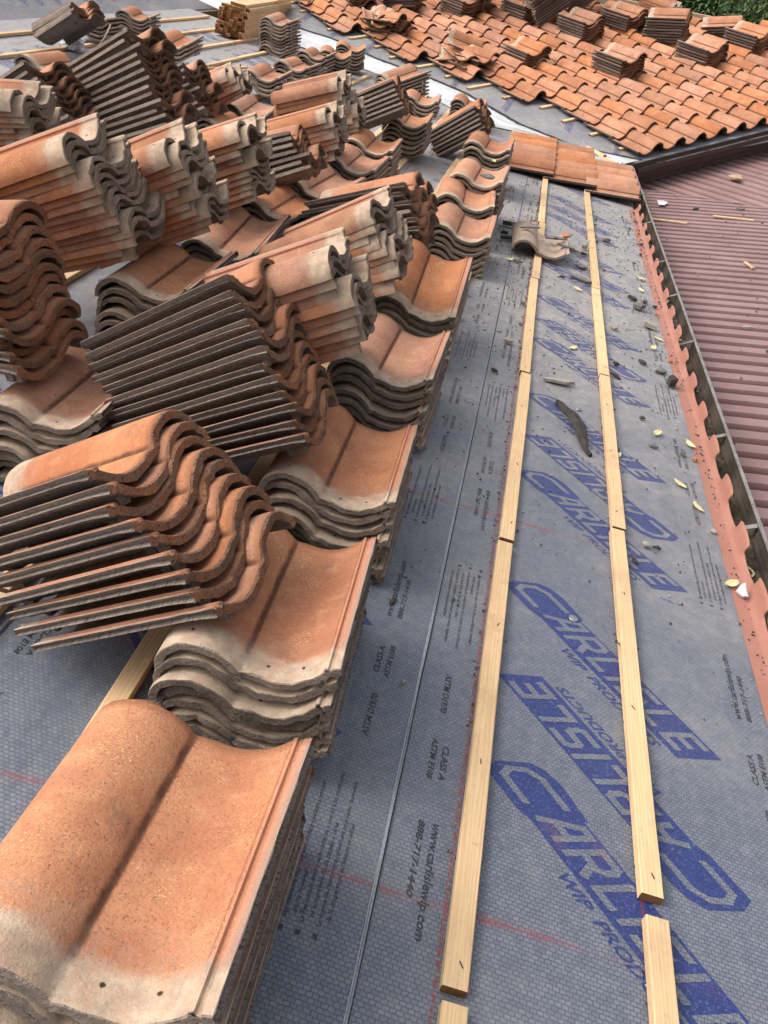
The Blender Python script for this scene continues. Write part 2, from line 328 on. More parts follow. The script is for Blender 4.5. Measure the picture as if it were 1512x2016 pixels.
PILES = {
 'A1': ('F', 10, (-0.2153, 0.5952, 0.2804, -0.0038, -0.1374, -0.2491), None),
 'A2': ('F', 8, (-0.214, 1.1667, 0.2429, 0.04, -0.078, -0.2741), None),
 'A3': ('F', 8, (-0.219, 1.7809, 0.2153, 0.0212, -0.0413, -0.1647), None),
 'A4': ('F', 8, (-0.2214, 2.4697, 0.2292, -0.0136, -0.0087, -0.181), None),
 'A5': ('F', 8, (-0.2263, 3.1288, 0.2587, 0.0111, 0.254, -0.1133), None),
 'A6': ('F', 8, (-0.1854, 4.3683, 0.1888, 0.0049, 0.0247, -0.1538), None),
 'A7': ('F', 8, (-0.2283, 4.8961, 0.2182, 0.0653, 0.0285, -0.1338), None),
 'A8': ('F', 8, (-0.2008, 5.2478, 0.2732, -0.0248, 0.0432, -0.2294), None),
 'A9': ('F', 8, (-0.2269, 6.2548, 0.2871, -0.0155, 0.0262, -0.192), None),
 'C1': ('F', 7, (-0.9422, 1.7684, 0.1951, 0.0746, -0.0791, -0.3273), None),
 'C2': ('F', 8, (-1.0063, 2.5182, 0.262, 0.0118, -0.0098, -0.3001), None),
 'C3': ('F', 8, (-1.0233, 3.2459, 0.2064, 0.0148, 0.1007, -0.2257), None),
 'C4': ('F', 8, (-0.9691, 3.7326, 0.2323, -0.039, -0.0136, -0.186), None),
 'C5': ('F', 8, (-0.9611, 4.4358, 0.1947, -0.133, 0.0532, -0.0904), None),
 'C6': ('F', 8, (-0.9136, 4.9869, 0.2195, -0.0046, 0.0101, -0.1192), None),
 'C7': ('F', 8, (-0.9157, 5.4877, 0.2397, 0.0291, 0.0113, -0.1396), None),
 'C8': ('F', 7, (-0.8646, 6.579, 0.2569, 0.0361, 0.0265, -0.2275), None),
 'C9': ('F', 5, (-0.9531, 7.7624, 0.2501, 0.0761, 0.0021, -0.2104), None),
 'C10': ('F', 7, (-1.2707, 8.6297, 0.2883, -0.5436, 0.268, -0.1533), None),
 'C11': ('F', 5, (-0.6048, 8.6953, 0.2011, 0.0304, 0.0025, -0.1784), None),
 'G1': ('F', 4, (-2.1885, 7.3024, 0.1961, 0.017, 0.0451, -0.1602), None),
 'G2': ('F', 4, (-2.156, 8.1037, 0.208, -0.0152, 0.0166, -0.172), None),
 'G3': ('F', 5, (-2.2524, 9.1327, 0.208, 0.0256, 0.0191, -0.2036), None),
 'G4': ('F', 5, (-2.1436, 9.4924, 0.2233, 0.2105, 0.0111, -0.1602), None),
 'G5': ('F', 7, (-2.133, 10.1356, 0.2486, 0.2174, -0.0114, -0.2012), None),
 'G6': ('F', 11, (-2.9045, 9.9736, 0.3435, -0.0364, 0.0828, -0.1612), None),
 'G7': ('F', 4, (-3.1464, 7.7158, 0.2035, 0.0445, 0.1031, -0.1771), None),
 'G8': ('F', 4, (-1.8959, 6.0352, 0.1567, 0.0501, 0.0564, -0.0765), None),
 'G9': ('F', 4, (-1.7322, 5.176, 0.1936, 0.0057, -0.0315, -0.1364), None),
 'G10': ('F', 4, (-3.0501, 5.5031, 0.2056, -0.0237, -0.0061, -0.1038), None),
 'H2': ('F', 5, (-3.8863, 7.737, 0.2105, 0.1804, -0.0419, -0.1762), None),
 'H4': ('F', 5, (-3.952, 8.6843, 0.1966, 0.1818, 0.013, -0.1181), None),
 'B1': ('T', 9, (-0.6984, 1.2762, 0.3007, -1.7007, 0.651, -0.1563), (-0.4265, 1.1492, 0.2102, -1.6708, 0.6389, -0.0526)),
 'B2': ('T', 12, (-0.7105, 1.8977, 0.4346, -1.5229, 0.6546, -0.3014), (-0.4686, 1.6931, 0.2359, -1.495, 0.5183, -0.209)),
 'B3': ('H', 9, (-0.571, 2.0883, 0.5011, 1.6814, -0.5446, -0.0792), (-0.4688, 2.1632, 0.2918, 1.6807, -0.5334, -0.0217)),
 'B4': ('H', 10, (-0.5756, 2.824, 0.4506, 1.5282, -0.6298, -0.1517), (-0.4774, 2.8171, 0.268, 1.5912, -0.4994, -0.1111)),
 'B5': ('T', 9, (-0.5842, 3.5735, 0.4088, -1.6397, 0.4444, -0.1602), (-0.4732, 3.5359, 0.191, -1.6397, 0.3834, -0.0629)),
 'B6': ('T', 6, (-0.5394, 3.8226, 0.358, -1.6172, 0.5585, -0.0668), (-0.4701, 3.8111, 0.2191, -1.6113, 0.5826, -0.032)),
 'D1': ('H', 14, (-1.3875, 2.2869, 0.5627, 1.6781, -0.5139, -0.2168), (-1.2757, 2.5093, 0.2881, 1.6131, -0.4201, -0.2213)),
 'D2': ('T', 12, (-1.3367, 1.8018, 0.5184, -1.6506, 0.2733, -0.2138), (-1.2011, 1.7636, 0.2392, -1.6095, 0.1725, -0.1706)),
 'D3': ('H', 11, (-1.2793, 2.7063, 0.5065, 1.7045, -0.5538, -0.2494), (-1.1681, 2.8557, 0.2682, 1.6905, -0.5336, -0.0844)),
 'D4': ('H', 10, (-1.2443, 3.3264, 0.4921, 1.6399, -0.4936, -0.1403), (-1.1669, 3.4316, 0.2564, 1.6055, -0.5382, -0.1022)),
 'D5': ('T', 7, (-1.2408, 4.0631, 0.374, -1.4904, 0.429, -0.1866), (-1.0928, 4.0064, 0.2574, -1.4958, 0.5029, -0.1912)),
 'D6': ('H', 8, (-1.2335, 4.7324, 0.3898, 1.5791, -0.4647, -0.1696), (-1.1738, 4.8082, 0.2006, 1.596, -0.4603, -0.1669)),
 'D7': ('H', 10, (-1.3847, 5.5499, 0.4472, 1.5684, -0.4208, -0.2383), (-1.2323, 5.6409, 0.2351, 1.5837, -0.4108, -0.2086)),
 'D8': ('T', 7, (-1.1351, 6.244, 0.3995, -1.5247, 0.5875, -0.1601), (-1.0157, 6.202, 0.2638, -1.5405, 0.5692, -0.1711)),
 'D9': ('T', 7, (-0.5637, 7.0268, 0.2713, -1.7127, 0.7207, -0.0219), (-0.4436, 6.9992, 0.1421, -1.7717, 0.6934, 0.0571)),
 'E1': ('T', 8, (-2.3955, 3.9668, 0.3542, -1.6668, 0.6406, -0.1978), (-2.2147, 3.9913, 0.1944, -1.6515, 0.5735, -0.1589)),
 'E2': ('H', 9, (-2.0664, 3.0908, 0.5035, 1.74, -0.1542, -0.139), (-2.0852, 3.2717, 0.3017, 1.6659, -0.2692, -0.1755)),
 'E3': ('T', 13, (-2.0789, 4.3211, 0.5543, -1.6887, 0.6213, -0.1427), (-1.8308, 4.1509, 0.2597, -1.6085, 0.4818, -0.093)),
 'E4': ('T', 8, (-2.1372, 5.092, 0.3491, -1.5965, 0.5899, -0.1549), (-1.9955, 5.0904, 0.172, -1.6054, 0.4997, -0.1579)),
 'E5': ('H', 6, (-2.1072, 5.5694, 0.2931, 1.7604, -0.5679, -0.1856), (-1.9915, 5.6438, 0.2035, 1.6432, -0.6351, -0.1562)),
 'H1': ('T', 7, (-3.7438, 6.9202, 0.2766, -1.7412, 0.5607, -0.0944), (-3.5795, 6.6818, 0.2319, -1.8426, 0.5874, -0.1478)),
}
DESC = {
 'A1': 'the nearest stack, at the lower left corner', 'A2': 'the second stack in the right row beside bare underlayment',
 'A3': 'the third stack in the right row beside bare underlayment', 'A4': 'the fourth stack in the right row beside bare underlayment',
 'A5': 'the fifth stack in the right row, just above the cracked head', 'A6': 'the sixth stack in the right row, beside the broken shards',
 'A7': 'the seventh stack in the right row, holding a grey shard', 'A8': 'the eighth stack in the right row beside bare underlayment',
 'A9': 'the farthest stack of the right row, by the laid tiles',
 'C1': 'the nearest flat stack of the middle row, at left edge', 'C2': 'the second flat stack of the middle row',
 'C3': 'the third flat stack of the middle row', 'C4': 'the fourth flat stack of the middle row', 'C5': 'the fifth flat stack of the middle row',
 'C6': 'the sixth flat stack of the middle row', 'C7': 'the seventh flat stack of the middle row', 'C8': 'the eighth flat stack of the middle row, beside the batten',
 'C9': 'the flat stack just behind the eighth of the middle row', 'C10': 'the farthest flat stack of the middle row, by the white valley',
 'C11': 'the small flat stack behind the leaning dark pile near the valley',
 'G1': 'the nearest flat stack of the third row', 'G2': 'the second flat stack of the third row', 'G3': 'the third flat stack of the third row',
 'G4': 'the fourth flat stack of the third row', 'G5': 'the farthest flat stack of the third row, beside the white valley',
 'G6': 'the tall flat stack beside the lumber bundle', 'G7': 'the small flat stack left of the loose diagonal batten',
 'G8': 'the flat stack left of the crosswise pile, third row', 'G9': 'the flat stack half hidden behind the cream-headed pile',
 'G10': 'the flat stack at the far left, below the crumpled plastic', 'H2': 'the uneven grey stack with the metal strap',
 'B1': 'the nearest leaning pile with rusty ends', 'B2': 'the second leaning pile with rusty ends and grey long edges',
 'B3': 'the nearest leaning pile with cream heads', 'B4': 'the second leaning pile with cream heads, right row',
 'B5': 'the dark leaning pile behind the cream heads, right row', 'B6': 'the short rusty-ended pile peeking behind, right row',
 'D1': 'the tall cream-headed pile at the left edge', 'D2': 'the rusty wavy-ended pile at the left edge',
 'D3': 'the second cream-headed pile of the middle row', 'D4': 'the third cream-headed pile of the middle row',
 'D5': 'the small dark pile in the middle row', 'D6': 'the fourth cream-headed pile of the middle row', 'D7': 'the farthest cream-headed pile of the middle row',
 'D8': 'the dark leaning pile behind the farthest cream heads', 'D9': 'the dark pile leaning alone beside the white valley',
 'E1': 'the small rusty-ended pile at upper left', 'E2': 'the cream-headed pile at the upper left edge', 'E3': 'the tallest dark leaning pile, upper left',
 'E4': 'the dark leaning pile right of the tallest one', 'E5': 'the small tumbled cream-headed pile, third row', 'H4': 'the low grey flat stack at the top left, behind the strap', 'H1': 'the dark tumbled pile at the top left edge',
}

TK = .0315
NEAR = {'A1', 'A2', 'A3', 'A4', 'A5', 'B1', 'B2', 'B3', 'B4', 'B5', 'C1', 'C2', 'C3', 'D1', 'D2', 'D3', 'D4'}
for nm, (kd, n, pt, pb) in PILES.items():
    if nm == 'B6': pt = pt[:2] + (pt[2] - .06,) + pt[3:]; pb = pb[:2] + (pb[2] - .06,) + pb[3:]
    rs = random.Random(sum(ord(ch) * 31 for ch in nm))
    grp = 'tiles stacked flat in rows on the battens' if kd == 'F' else 'tiles piled crosswise, leaning on the rows'
    for i in range(n):
        if kd == 'F':
            M0 = pose(pt)
            j = 1.0 if i else 0.0
            if nm == 'A1': n_lim = n
            Mi = Matrix.Translation((.0030 * i + j * rs.uniform(-.007, .005), j * rs.choice((-.020, -.008, 0, .006, .016)), -TK / math.cos(pt[5]) * i)) @ M0 @ Matrix.Rotation(j * rs.uniform(-.022, .022), 4, 'Z') @ Matrix.Rotation(j * rs.uniform(-.008, .008), 4, 'Y')
            if nm == 'A1': Mi = Matrix.Translation((-.012, 0, 0)) @ Mi @ Matrix.Diagonal((1.08, 1.0, 1.05, 1.0))
        else:
            u = i / (n - 1)
            a = pose(pt); b = pose(pb)
            q = a.to_quaternion().slerp(b.to_quaternion(), u)
            loc = a.translation.lerp(b.translation, u)
            Mi = Matrix.Translation(loc) @ q.to_matrix().to_4x4()
            j = 1.0 if 0 < i < n - 1 else 0.0
            amp = {'E3': .034, 'E4': .03, 'D5': .03, 'E1': .03, 'D2': .02, 'B5': .024}.get(nm, .015)
            if kd == 'H': sh = rs.choice((-.034, -.018, .0, .014, .034)) * j
            else: sh = rs.uniform(-amp, amp) * j
            Mi = Mi @ Matrix.Translation((j * rs.uniform(-.008, .008), sh, 0)) @ Matrix.Rotation(j * rs.uniform(-.035, .035), 4, 'Z') @ Matrix.Rotation(j * rs.uniform(-.012, .012), 4, 'X')
        add_tile(nm + str(i), RM @ Mi, down(i) + ' in ' + DESC[nm], grp, nm in NEAR)

# tiles already laid at the lower end of the main slope, by the valley
for c_, (yn, xl, cnt) in enumerate(((7.02, .31, 5), (7.01, .665, 5), (6.93, 1.015, 4))):
    for k in range(cnt):
        cx_, cy_ = xl - TL / 2, yn + .165 + k * .298
        Mi = Matrix.Translation((cx_, cy_, .054)) @ Matrix.Rotation(-math.pi / 2, 4, 'Z') @ Matrix.Rotation(R(4.6 + .6 * math.sin(k * 3 + c_)), 4, 'X') @ Matrix.Rotation(R(2), 4, 'Y')
        add_tile('L%d_%d' % (c_, k), RM @ Mi, '%s laid tile from the near end, %s laid course beside the valley' % (['first', 'second', 'third', 'fourth', 'fifth'][k], ['upper', 'middle', 'lowest'][c_]), 'tiles laid at the end of the main slope', True)

# second slope: laid courses (x2 = -u, y2 = v)
BOUND = [(.35, 0), (.36, -.2), (.40, -1.3), (.20, -1.8), (-.10, -2.6), (-.30, -3.6), (-.46, -4.5), (-.52, -6.5)]
def ub(v):
    for (u0, v0), (u1, v1) in zip(BOUND, BOUND[1:]):
        if v1 <= v <= v0: return u0 + (u1 - u0) * (v - v0) / (v1 - v0)
    return BOUND[-1][0]
CW, EX = .310, .402
def rake_v(u): return -4.18 + (u - 3.69) * 1.71       # line of the wooden rake board
_U = ['', 'first', 'second', 'third', 'fourth', 'fifth', 'sixth', 'seventh', 'eighth', 'ninth', 'tenth', 'eleventh', 'twelfth', 'thirteenth', 'fourteenth', 'fifteenth', 'sixteenth', 'seventeenth', 'eighteenth', 'nineteenth']
def ordn(k):
    if k < 20: return _U[k]
    t_, u_ = divmod(k, 10); tens = {2: 'twent', 3: 'thirt', 4: 'fort', 5: 'fift'}[t_]
    return tens + ('ieth' if u_ == 0 else 'y-' + _U[u_])
for j in range(17):
    vt = -.045 - j * EX; col = 0
    for i in range(-6, 22):
        uc = .345 + i * CW + .030 * max(0, j - .5) + .012
        vc = vt - .235
        if uc + .115 < ub(vc): continue
        if vc < rake_v(uc) + .33 or uc > 6.2: continue
        col += 1
        rs = random.Random(j * 100 + i)
        Mi = Matrix.Translation((-uc + rs.uniform(-.004, .004), vc + rs.uniform(-.008, .008), .056 + rs.uniform(0, .004))) @ Matrix.Rotation(-R(4.2) + rs.uniform(-.012, .012), 4, 'Z') @ Matrix.Rotation(R(4.0), 4, 'X') @ Matrix.Rotation(R(2.2), 4, 'Y') @ Matrix.Diagonal((1.0, 1.08, 1.15, 1.0))
        add_tile('R%d_%d' % (j, i), RM2 @ Mi, '%s tile from the valley in the %s course above the far eave' % (ordn(col), ordn(j + 1)), 'tiles laid in courses on the far slope', False)
# stacks on the second slope: (name, u, v, yaw, tilt, n, label)
S2 = [('S1', .84, -2.72, 0, 3, 4, 'the small low stack nearest the valley on the far slope'), ('S2', 1.60, -1.92, 0, 3, 6, 'the stack with pale streaked ends on the far slope'),
      ('S3', 2.04, -3.10, 0, 3, 7, 'the aligned stack in the middle of the far slope'), ('S4', 2.90, -3.20, 0, 3, 6, 'the aligned stack right of the middle one, far slope'),
      ('S5', 1.84, -4.02, 0, 3, 6, 'the aligned stack at the top middle of far slope'), ('S6', 1.18, -4.50, 0, 3, 6, 'the aligned stack at the top left of far slope'),
      ('S7', 2.12, -3.75, 76, 30, 22, 'the tall dark slanting pile in the far slope middle'), ('S8', 2.85, -3.95, 76, 30, 20, 'the second tall dark slanting pile, far slope'),
      ('S9', 1.62, -4.55, 76, 30, 18, 'the third tall dark slanting pile, far slope top'), ('S10', 3.62, -3.30, 205, 6, 7, 'the pale arched pile near the rake board'),
      ('S11', 3.05, -2.55, 30, 8, 9, 'the level pile of nine on the far slope'), ('S12', 4.00, -2.45, 38, 10, 4, 'the short level pile near the rake board'),
      ('S13', 2.86, -1.78, 0, 3, 6, 'the aligned stack below the level pile'), ('S14', 3.88, -1.92, 0, 3, 6, 'the aligned stack near the right edge'),
      ('S16', .62, -5.05, 30, 12, 9, 'the dark leaning pile at the top left of far slope'), ('S17', .05, -5.35, -15, 8, 8, 'the untidy stack above the top of the valley'),
      ('S18', 2.35, -4.75, 76, 26, 14, 'the dark slanting pile cut by the top of the picture'), ('S19', 1.45, -5.15, 0, 3, 7, 'the aligned stack cut by the top of the picture'),
      ('S20', 3.05, -4.45, 0, 4, 8, 'the aligned stack behind the slanting piles'), ('S15', 4.65, -2.02, 200, 0, 4, 'the cream pile at the right edge')]
for (nm, u, v, yw, tl, n, d_) in S2:
    rs = random.Random(sum(map(ord, nm)) + len(nm) * 13 + n)
    base = Matrix.Translation((-u, v, .10)) @ Matrix.Rotation(R(yw), 4, 'Z') @ Matrix.Rotation(R(tl), 4, 'X') @ Matrix.Scale(1.14, 4)
    for i in range(n):
        z = .028 * (n - 1 - i)
        Mi = base @ Matrix.Translation((rs.uniform(-.008, .008), rs.uniform(-.014, .014), z + (abs(math.sin(R(tl))) * .20 if tl > 15 else .0))) @ Matrix.Rotation(rs.uniform(-.03, .03), 4, 'Z')
        add_tile(nm + '_' + str(i), RM2 @ Mi, down(i) + ' in ' + d_, 'tiles stacked on the far slope', False)
# tumbled loose tiles on the second slope
for k, (u, v, z, yw, px_, ry, lb) in enumerate(((.05, -3.02, .12, 35, 10, 6, 'loose tile lying askew under crossed tiles on the far slope'), (.02, -2.90, .155, -20, 6, -10, 'loose tile crossing another near the valley, far slope'),
        (.22, -3.10, .20, 60, -18, 14, 'upturned tile with raised curved edge near the valley, far slope'), (.16, -2.78, .17, 5, 4, 3, 'loose tile at the lower side of the tumbled heap, far slope'),
        (.05, -2.85, .09, 0, 3, 0, 'lowest tile of the tumbled heap near the valley, far slope'))):
    Mi = Matrix.Translation((-u, v, z)) @ Matrix.Rotation(R(yw), 4, 'Z') @ Matrix.Rotation(R(px_), 4, 'X') @ Matrix.Rotation(R(ry), 4, 'Y')
    add_tile('T%d' % k, RM2 @ Mi, lb, 'tumbled loose tiles on the far slope', False)
for k in range(11):
    rs = random.Random(400 + k)
    u, v = -.12 + rs.uniform(-.12, .12), -4.25 - .28 * (k // 6) + rs.uniform(-.05, .05)
    Mi = Matrix.Translation((-u, v, .09 + .028 * (k % 6))) @ Matrix.Rotation(rs.uniform(-.5, .5), 4, 'Z') @ Matrix.Rotation(rs.uniform(-.1, .2), 4, 'X')
    add_tile('U%d' % k, RM2 @ Mi, '%s tile up in the %s untidy pile near the top of the valley' % (ordn(k % 6 + 1), 'nearer' if k < 6 else 'farther'), 'untidy pile of tiles at the top of the valley', False)
# the broken tile lying across the left batten line
add_tile('X0', RM @ (Matrix.Translation((.255, 4.98, .060)) @ Matrix.Rotation(R(3), 4, 'Z') @ Matrix.Rotation(-.10, 4, 'Y')), 'single tile carrying grey shards, lying across the left batten line', 'single tile on the battens', True)

M_PALE = mat_rough('faded_pale_face', (.50, .36, .27), (.38, .29, .23), (.26, .20, .16))
TILE_PALE = [TILE_HI[0].copy()]; TILE_PALE[0].materials[0] = M_PALE; TILE_PALE[0].materials[3] = M_HEAD
# build: chosen tiles as objects, the remaining ones as one mesh
rest = []
for idx, (key, mw, label, group, hi) in enumerate(TILE_SPECS):
    pool = TILE_HI if hi else TILE_LO
    if key[0] in 'RL': pool = TILE_LAID
    elif key[0] in 'STU': pool = TILE_FAR
    elif key[0] == 'X': pool = TILE_PALE
    me = pool[(idx * 7 + len(key)) % len(pool)]
    if (not VIS) or key in VIS:
        o = new_obj('terracotta_tile', me, mw)
        tag(o, label, 'tile', group); o['key'] = key
        if VIS: del o['key']
    else: rest.append((mw, me, idx, key))
if rest:
    VV, FV, FL, MI, TCc, RV = [], [], [], [], [], []; base = 0
    cache = {}
    for mw, me, idx, key in rest:
        lo = (TILE_LAID if key[0] in 'RL' else TILE_FAR if key[0] in 'STU' else TILE_LO)[idx % len(TILE_LO)]
        sd = 5 if key[0] in 'RLSTU' else 0
        if lo.name not in cache:
            n = len(lo.vertices); a = np.zeros(n * 3, 'f'); lo.vertices.foreach_get('co', a)
            tcv = np.zeros(n * 3, 'f'); lo.attributes['tc'].data.foreach_get('vector', tcv)
            cache[lo.name] = (a.reshape(-1, 3), [tuple(p.vertices) for p in lo.polygons], [5 if (sd and p.material_index == 4) else p.material_index for p in lo.polygons], tcv)
        a, fs, mi, tcv = cache[lo.name]
        Mx = np.array(mw); VV.append(a @ Mx[:3, :3].T + Mx[:3, 3])
        FV += [tuple(base + k for k in f_) for f_ in fs]; MI += mi; TCc.append(tcv)
        RV.append(np.full(len(a), random.Random(idx).random(), 'f')); base += len(a)
    me = bpy.data.meshes.new('roof_tiles'); me.from_pydata(np.concatenate(VV).tolist(), [], FV)
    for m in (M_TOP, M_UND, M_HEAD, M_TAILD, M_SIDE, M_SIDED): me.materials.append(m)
    me.polygons.foreach_set('material_index', MI); me.polygons.foreach_set('use_smooth', [True] * len(FV))
    at = me.attributes.new('tc', 'FLOAT_VECTOR', 'POINT'); at.data.foreach_set('vector', np.concatenate(TCc))
    at = me.attributes.new('rv', 'FLOAT', 'POINT'); at.data.foreach_set('value', np.concatenate(RV))
    me.set_sharp_from_angle(angle=R(38))
    tag(new_obj('terracotta_tiles', me), 'remaining half-hidden terracotta tiles inside the stacks and on the far slope', 'tiles', None, 'stuff')

# ------------------------------------------------------------ setting materials
def mat_sheet(name, ink=None, dusty=1.0, vertical=False):
    t = NT(name); v = t.obj()
    wob = t.n('ShaderNodeVectorMath', _operation='MULTIPLY_ADD'); t.set(wob.inputs[0], t.noise(v, 55, 2, .5, col=True)); wob.inputs[1].default_value = (.0050, .0044, 0); t.set(wob.inputs[2], v)
    vv = t.map(wob.outputs[0], rot=(0, 0, R(4)))
    br = t.n('ShaderNodeTexBrick', Vector=vv, Scale=1.0, Mortar__Size=.0010, Mortar__Smooth=.6, Bias=0.0, Brick__Width=.0112, Row__Height=.0078)
    br.offset = .5; br.squash = 1.0
    br.inputs['Color1'].default_value = (.0, .0, .0, 1); br.inputs['Color2'].default_value = (1, 1, 1, 1); br.inputs['Mortar'].default_value = (.5, .5, .5, 1)
    cell = t.n('ShaderNodeSeparateColor', Color=br.outputs['Color']).outputs[0]; mort = br.outputs['Fac']
    if ink is None:
        c = t.mix(cell, (.096, .115, .156), (.138, .157, .200))
        c = t.mix(t.math('MULTIPLY', t.ramp(t.noise(v, 30, 3, .6), .45, .7), .45), c, (.19, .20, .222))
        c = t.mix(t.math('MULTIPLY', mort, .9), c, (.052, .058, .072))
    else:
        c = t.mix(cell, tuple(q * .8 for q in ink), tuple(min(1, q * 1.15) for q in ink))
        c = t.mix(t.math('MULTIPLY', mort, .6), c, tuple(q * .45 for q in ink))
        worn = t.ramp(t.noise(v, 130, 5, .75), .54, .68)
        c = t.mix(t.math('MULTIPLY', worn, .7), c, (.15, .17, .22))
    # dust carried down from the cut tiles: more of it farther up the roof
    sep = t.n('ShaderNodeSeparateXYZ', Vector=v)
    far = t.ramp(sep.outputs[1], 1.0, 4.4) if not vertical else t.math('ADD', .7, 0.0)
    up = t.ramp(t.math('MULTIPLY', sep.outputs[0], -1.0), .3, 1.6)
    d0 = t.ramp(t.math('ADD', t.noise(v, 1.7, 5, .62), t.math('MULTIPLY', t.math('ADD', far, t.math('MULTIPLY', up, .25)), .16)), .46, .70)
    d1 = t.ramp(t.noise(v, 21, 6, .75), .40, .72)
    even = t.math('ADD', t.math('MULTIPLY', far, .62), .10)
    d0 = t.math('ADD', t.math('MULTIPLY', d0, .38), even)
    dm = t.math('MULTIPLY', t.math('MULTIPLY', d0, t.math('ADD', .50, t.math('MULTIPLY', d1, .50))), .86 * dusty, clamp=True)
    dust = t.mix(t.noise(v, 5, 3, .6), (.37, .325, .285), (.47, .425, .38))
    c = t.mix(dm, c, dust)
    c = t.mix(t.math('MULTIPLY', t.ramp(t.noise(v, 330, 3, .8), .665, .72), t.math('ADD', .35, t.math('MULTIPLY', far, .5))), c, (.045, .032, .024))
    c = t.mix(t.math('MULTIPLY', t.ramp(t.noise(v, 3.1, 4, .6), .62, .75), .35), c, (.26, .12, .07))
    # red chalk lines snapped across the slope
    if not vertical:
        for y0 in (.80, 2.04, 3.27, 4.49, 5.7):
            dy = t.math('ABSOLUTE', t.math('SUBTRACT', sep.outputs[1], t.math('ADD', y0, t.math('MULTIPLY', t.math('SUBTRACT', t.noise(v, 3, 1, .5), .5), .01))))
            core = t.math('SUBTRACT', 1.0, t.ramp(dy, .0005, .0042))
            halo = t.math('MULTIPLY', t.math('SUBTRACT', 1.0, t.ramp(dy, .002, .02)), .22)
            gone = t.math('ADD', .25, t.math('MULTIPLY', t.ramp(t.noise(v, 9, 4, .7), .38, .6), .75))
            fadex = t.math('SUBTRACT', 1.0, t.math('MULTIPLY', t.ramp(sep.outputs[0], .30, .62), .85))
            k = t.math('MULTIPLY', t.math('MULTIPLY', t.math('ADD', t.math('MULTIPLY', core, .62), halo), gone), t.math('MULTIPLY', fadex, .9), clamp=True)
            c = t.mix(k, c, (.27, .035, .03))
        for x0 in (.234, .588):     # chalk along the batten edges
            dx = t.math('SUBTRACT', 1.0, t.ramp(t.math('ABSOLUTE', t.math('SUBTRACT', sep.outputs[0], x0)), .001, .006))
            c = t.mix(t.math('MULTIPLY', dx, t.math('MULTIPLY', t.ramp(t.noise(v, 60, 3, .7), .35, .6), .8)), c, (.20, .035, .03))
    hgt = t.math('ADD', t.math('MULTIPLY', mort, -1.0), t.math('MULTIPLY', t.noise(v, 160, 2, .5), .5))
    nb = t.bump(hgt, .65, .0012)
    nb = t.bump(t.noise(t.map(v, sc=(1, .35, 1)), 7, 4, .55), .9, .014, nb)
    rg = t.math('ADD', .42, t.math('MULTIPLY', dm, .35))
    t.b.inputs['Specular IOR Level'].default_value = .5
    return t.out(c, rg, nb)
M_SHEET = mat_sheet('underlayment'); M_BLUE = mat_sheet('blue_print', (.018, .034, .155), .27); M_BLACK = mat_sheet('black_print', (.014, .016, .022), .35)
M_SHEETV = mat_sheet('underlayment_dusty', None, 1.0, True); M_BLUEV = mat_sheet('blue_print_dusty', (.020, .036, .150), .4, True)
def mat_plain(name, a_, b_, rough=.7, scale=20, metal=0, spots=None, bump=.3, bd=.002, fine=200):
    t = NT(name); v = t.obj()
    r = t.n('ShaderNodeObjectInfo').outputs['Random']
    off = t.n('ShaderNodeVectorMath', _operation='MULTIPLY_ADD'); t.set(off.inputs[0], t.n('ShaderNodeCombineXYZ', X=r, Y=r, Z=r).outputs[0]); off.inputs[1].default_value = (17, 23, 31); t.set(off.inputs[2], v)
    v = off.outputs[0]
    c = t.mix(t.ramp(t.noise(v, scale, 5, .65), .3, .7), a_, b_)
    if spots: c = t.mix(t.math('MULTIPLY', t.ramp(t.noise(v, fine, 4, .75), .57, .70), .7), c, spots)
    t.b.inputs['Metallic'].default_value = metal
    return t.out(c, rough, t.bump(t.noise(v, fine, 4, .7), bump, bd))
def mat_wood(name, a_, b_, knot=(.28, .13, .05), axis=1, rough=.75):
    t = NT(name); v = t.obj(); r = t.n('ShaderNodeObjectInfo').outputs['Random']
    off = t.n('ShaderNodeVectorMath', _operation='MULTIPLY_ADD'); t.set(off.inputs[0], t.n('ShaderNodeCombineXYZ', X=r, Y=r, Z=r).outputs[0]); off.inputs[1].default_value = (1.7, 9.3, 3.1); t.set(off.inputs[2], v)
    v = off.outputs[0]
    sc = (1, .05, 1) if axis == 1 else (.05, 1, 1)
    st = t.map(v, sc=sc)
    g = t.n('ShaderNodeTexWave', Vector=st, Scale=38, Distortion=9, Detail=3, Detail__Scale=1.2, _wave_type='BANDS', _bands_direction='X').outputs['Fac']
    g2 = t.noise(t.map(v, sc=(1, .03, 1) if axis == 1 else (.03, 1, 1)), 260, 3, .6)
    c = t.mix(t.math('MULTIPLY', g, .55), a_, b_)
    c = t.mix(t.math('MULTIPLY', t.ramp(g2, .45, .7), .35), c, tuple(q * .72 for q in b_))
    c = t.mix(t.math('MULTIPLY', t.ramp(t.noise(v, 6, 4, .6), .48, .72), .5), c, (.46, .27, .16))
    c = t.mix(t.math('MULTIPLY', t.ramp(t.noise(v, 45, 4, .75), .58, .72), .4), c, (.30, .20, .13))
    vo = t.n('ShaderNodeTexVoronoi', Vector=t.map(v, sc=(1, .55, 1) if axis == 1 else (.55, 1, 1)), Scale=3.2).outputs['Distance']
    c = t.mix(t.math('MULTIPLY', t.math('SUBTRACT', 1.0, t.ramp(vo, .020, .060)), .85), c, knot)
    hsv = t.n('ShaderNodeHueSaturation', Color=c); t.set(hsv.inputs['Value'], t.math('ADD', .86, t.math('MULTIPLY', r, .28)))
    return t.out(hsv.outputs[0], rough, t.bump(t.math('ADD', g2, t.math('MULTIPLY', g, .4)), .35, .001))
M_WOOD = mat_wood('pine_batten', (.70, .49, .275), (.58, .37, .185))
M_WEND = mat_plain('batten_end_grain', (.21, .095, .035), (.13, .058, .022), .85, 60)
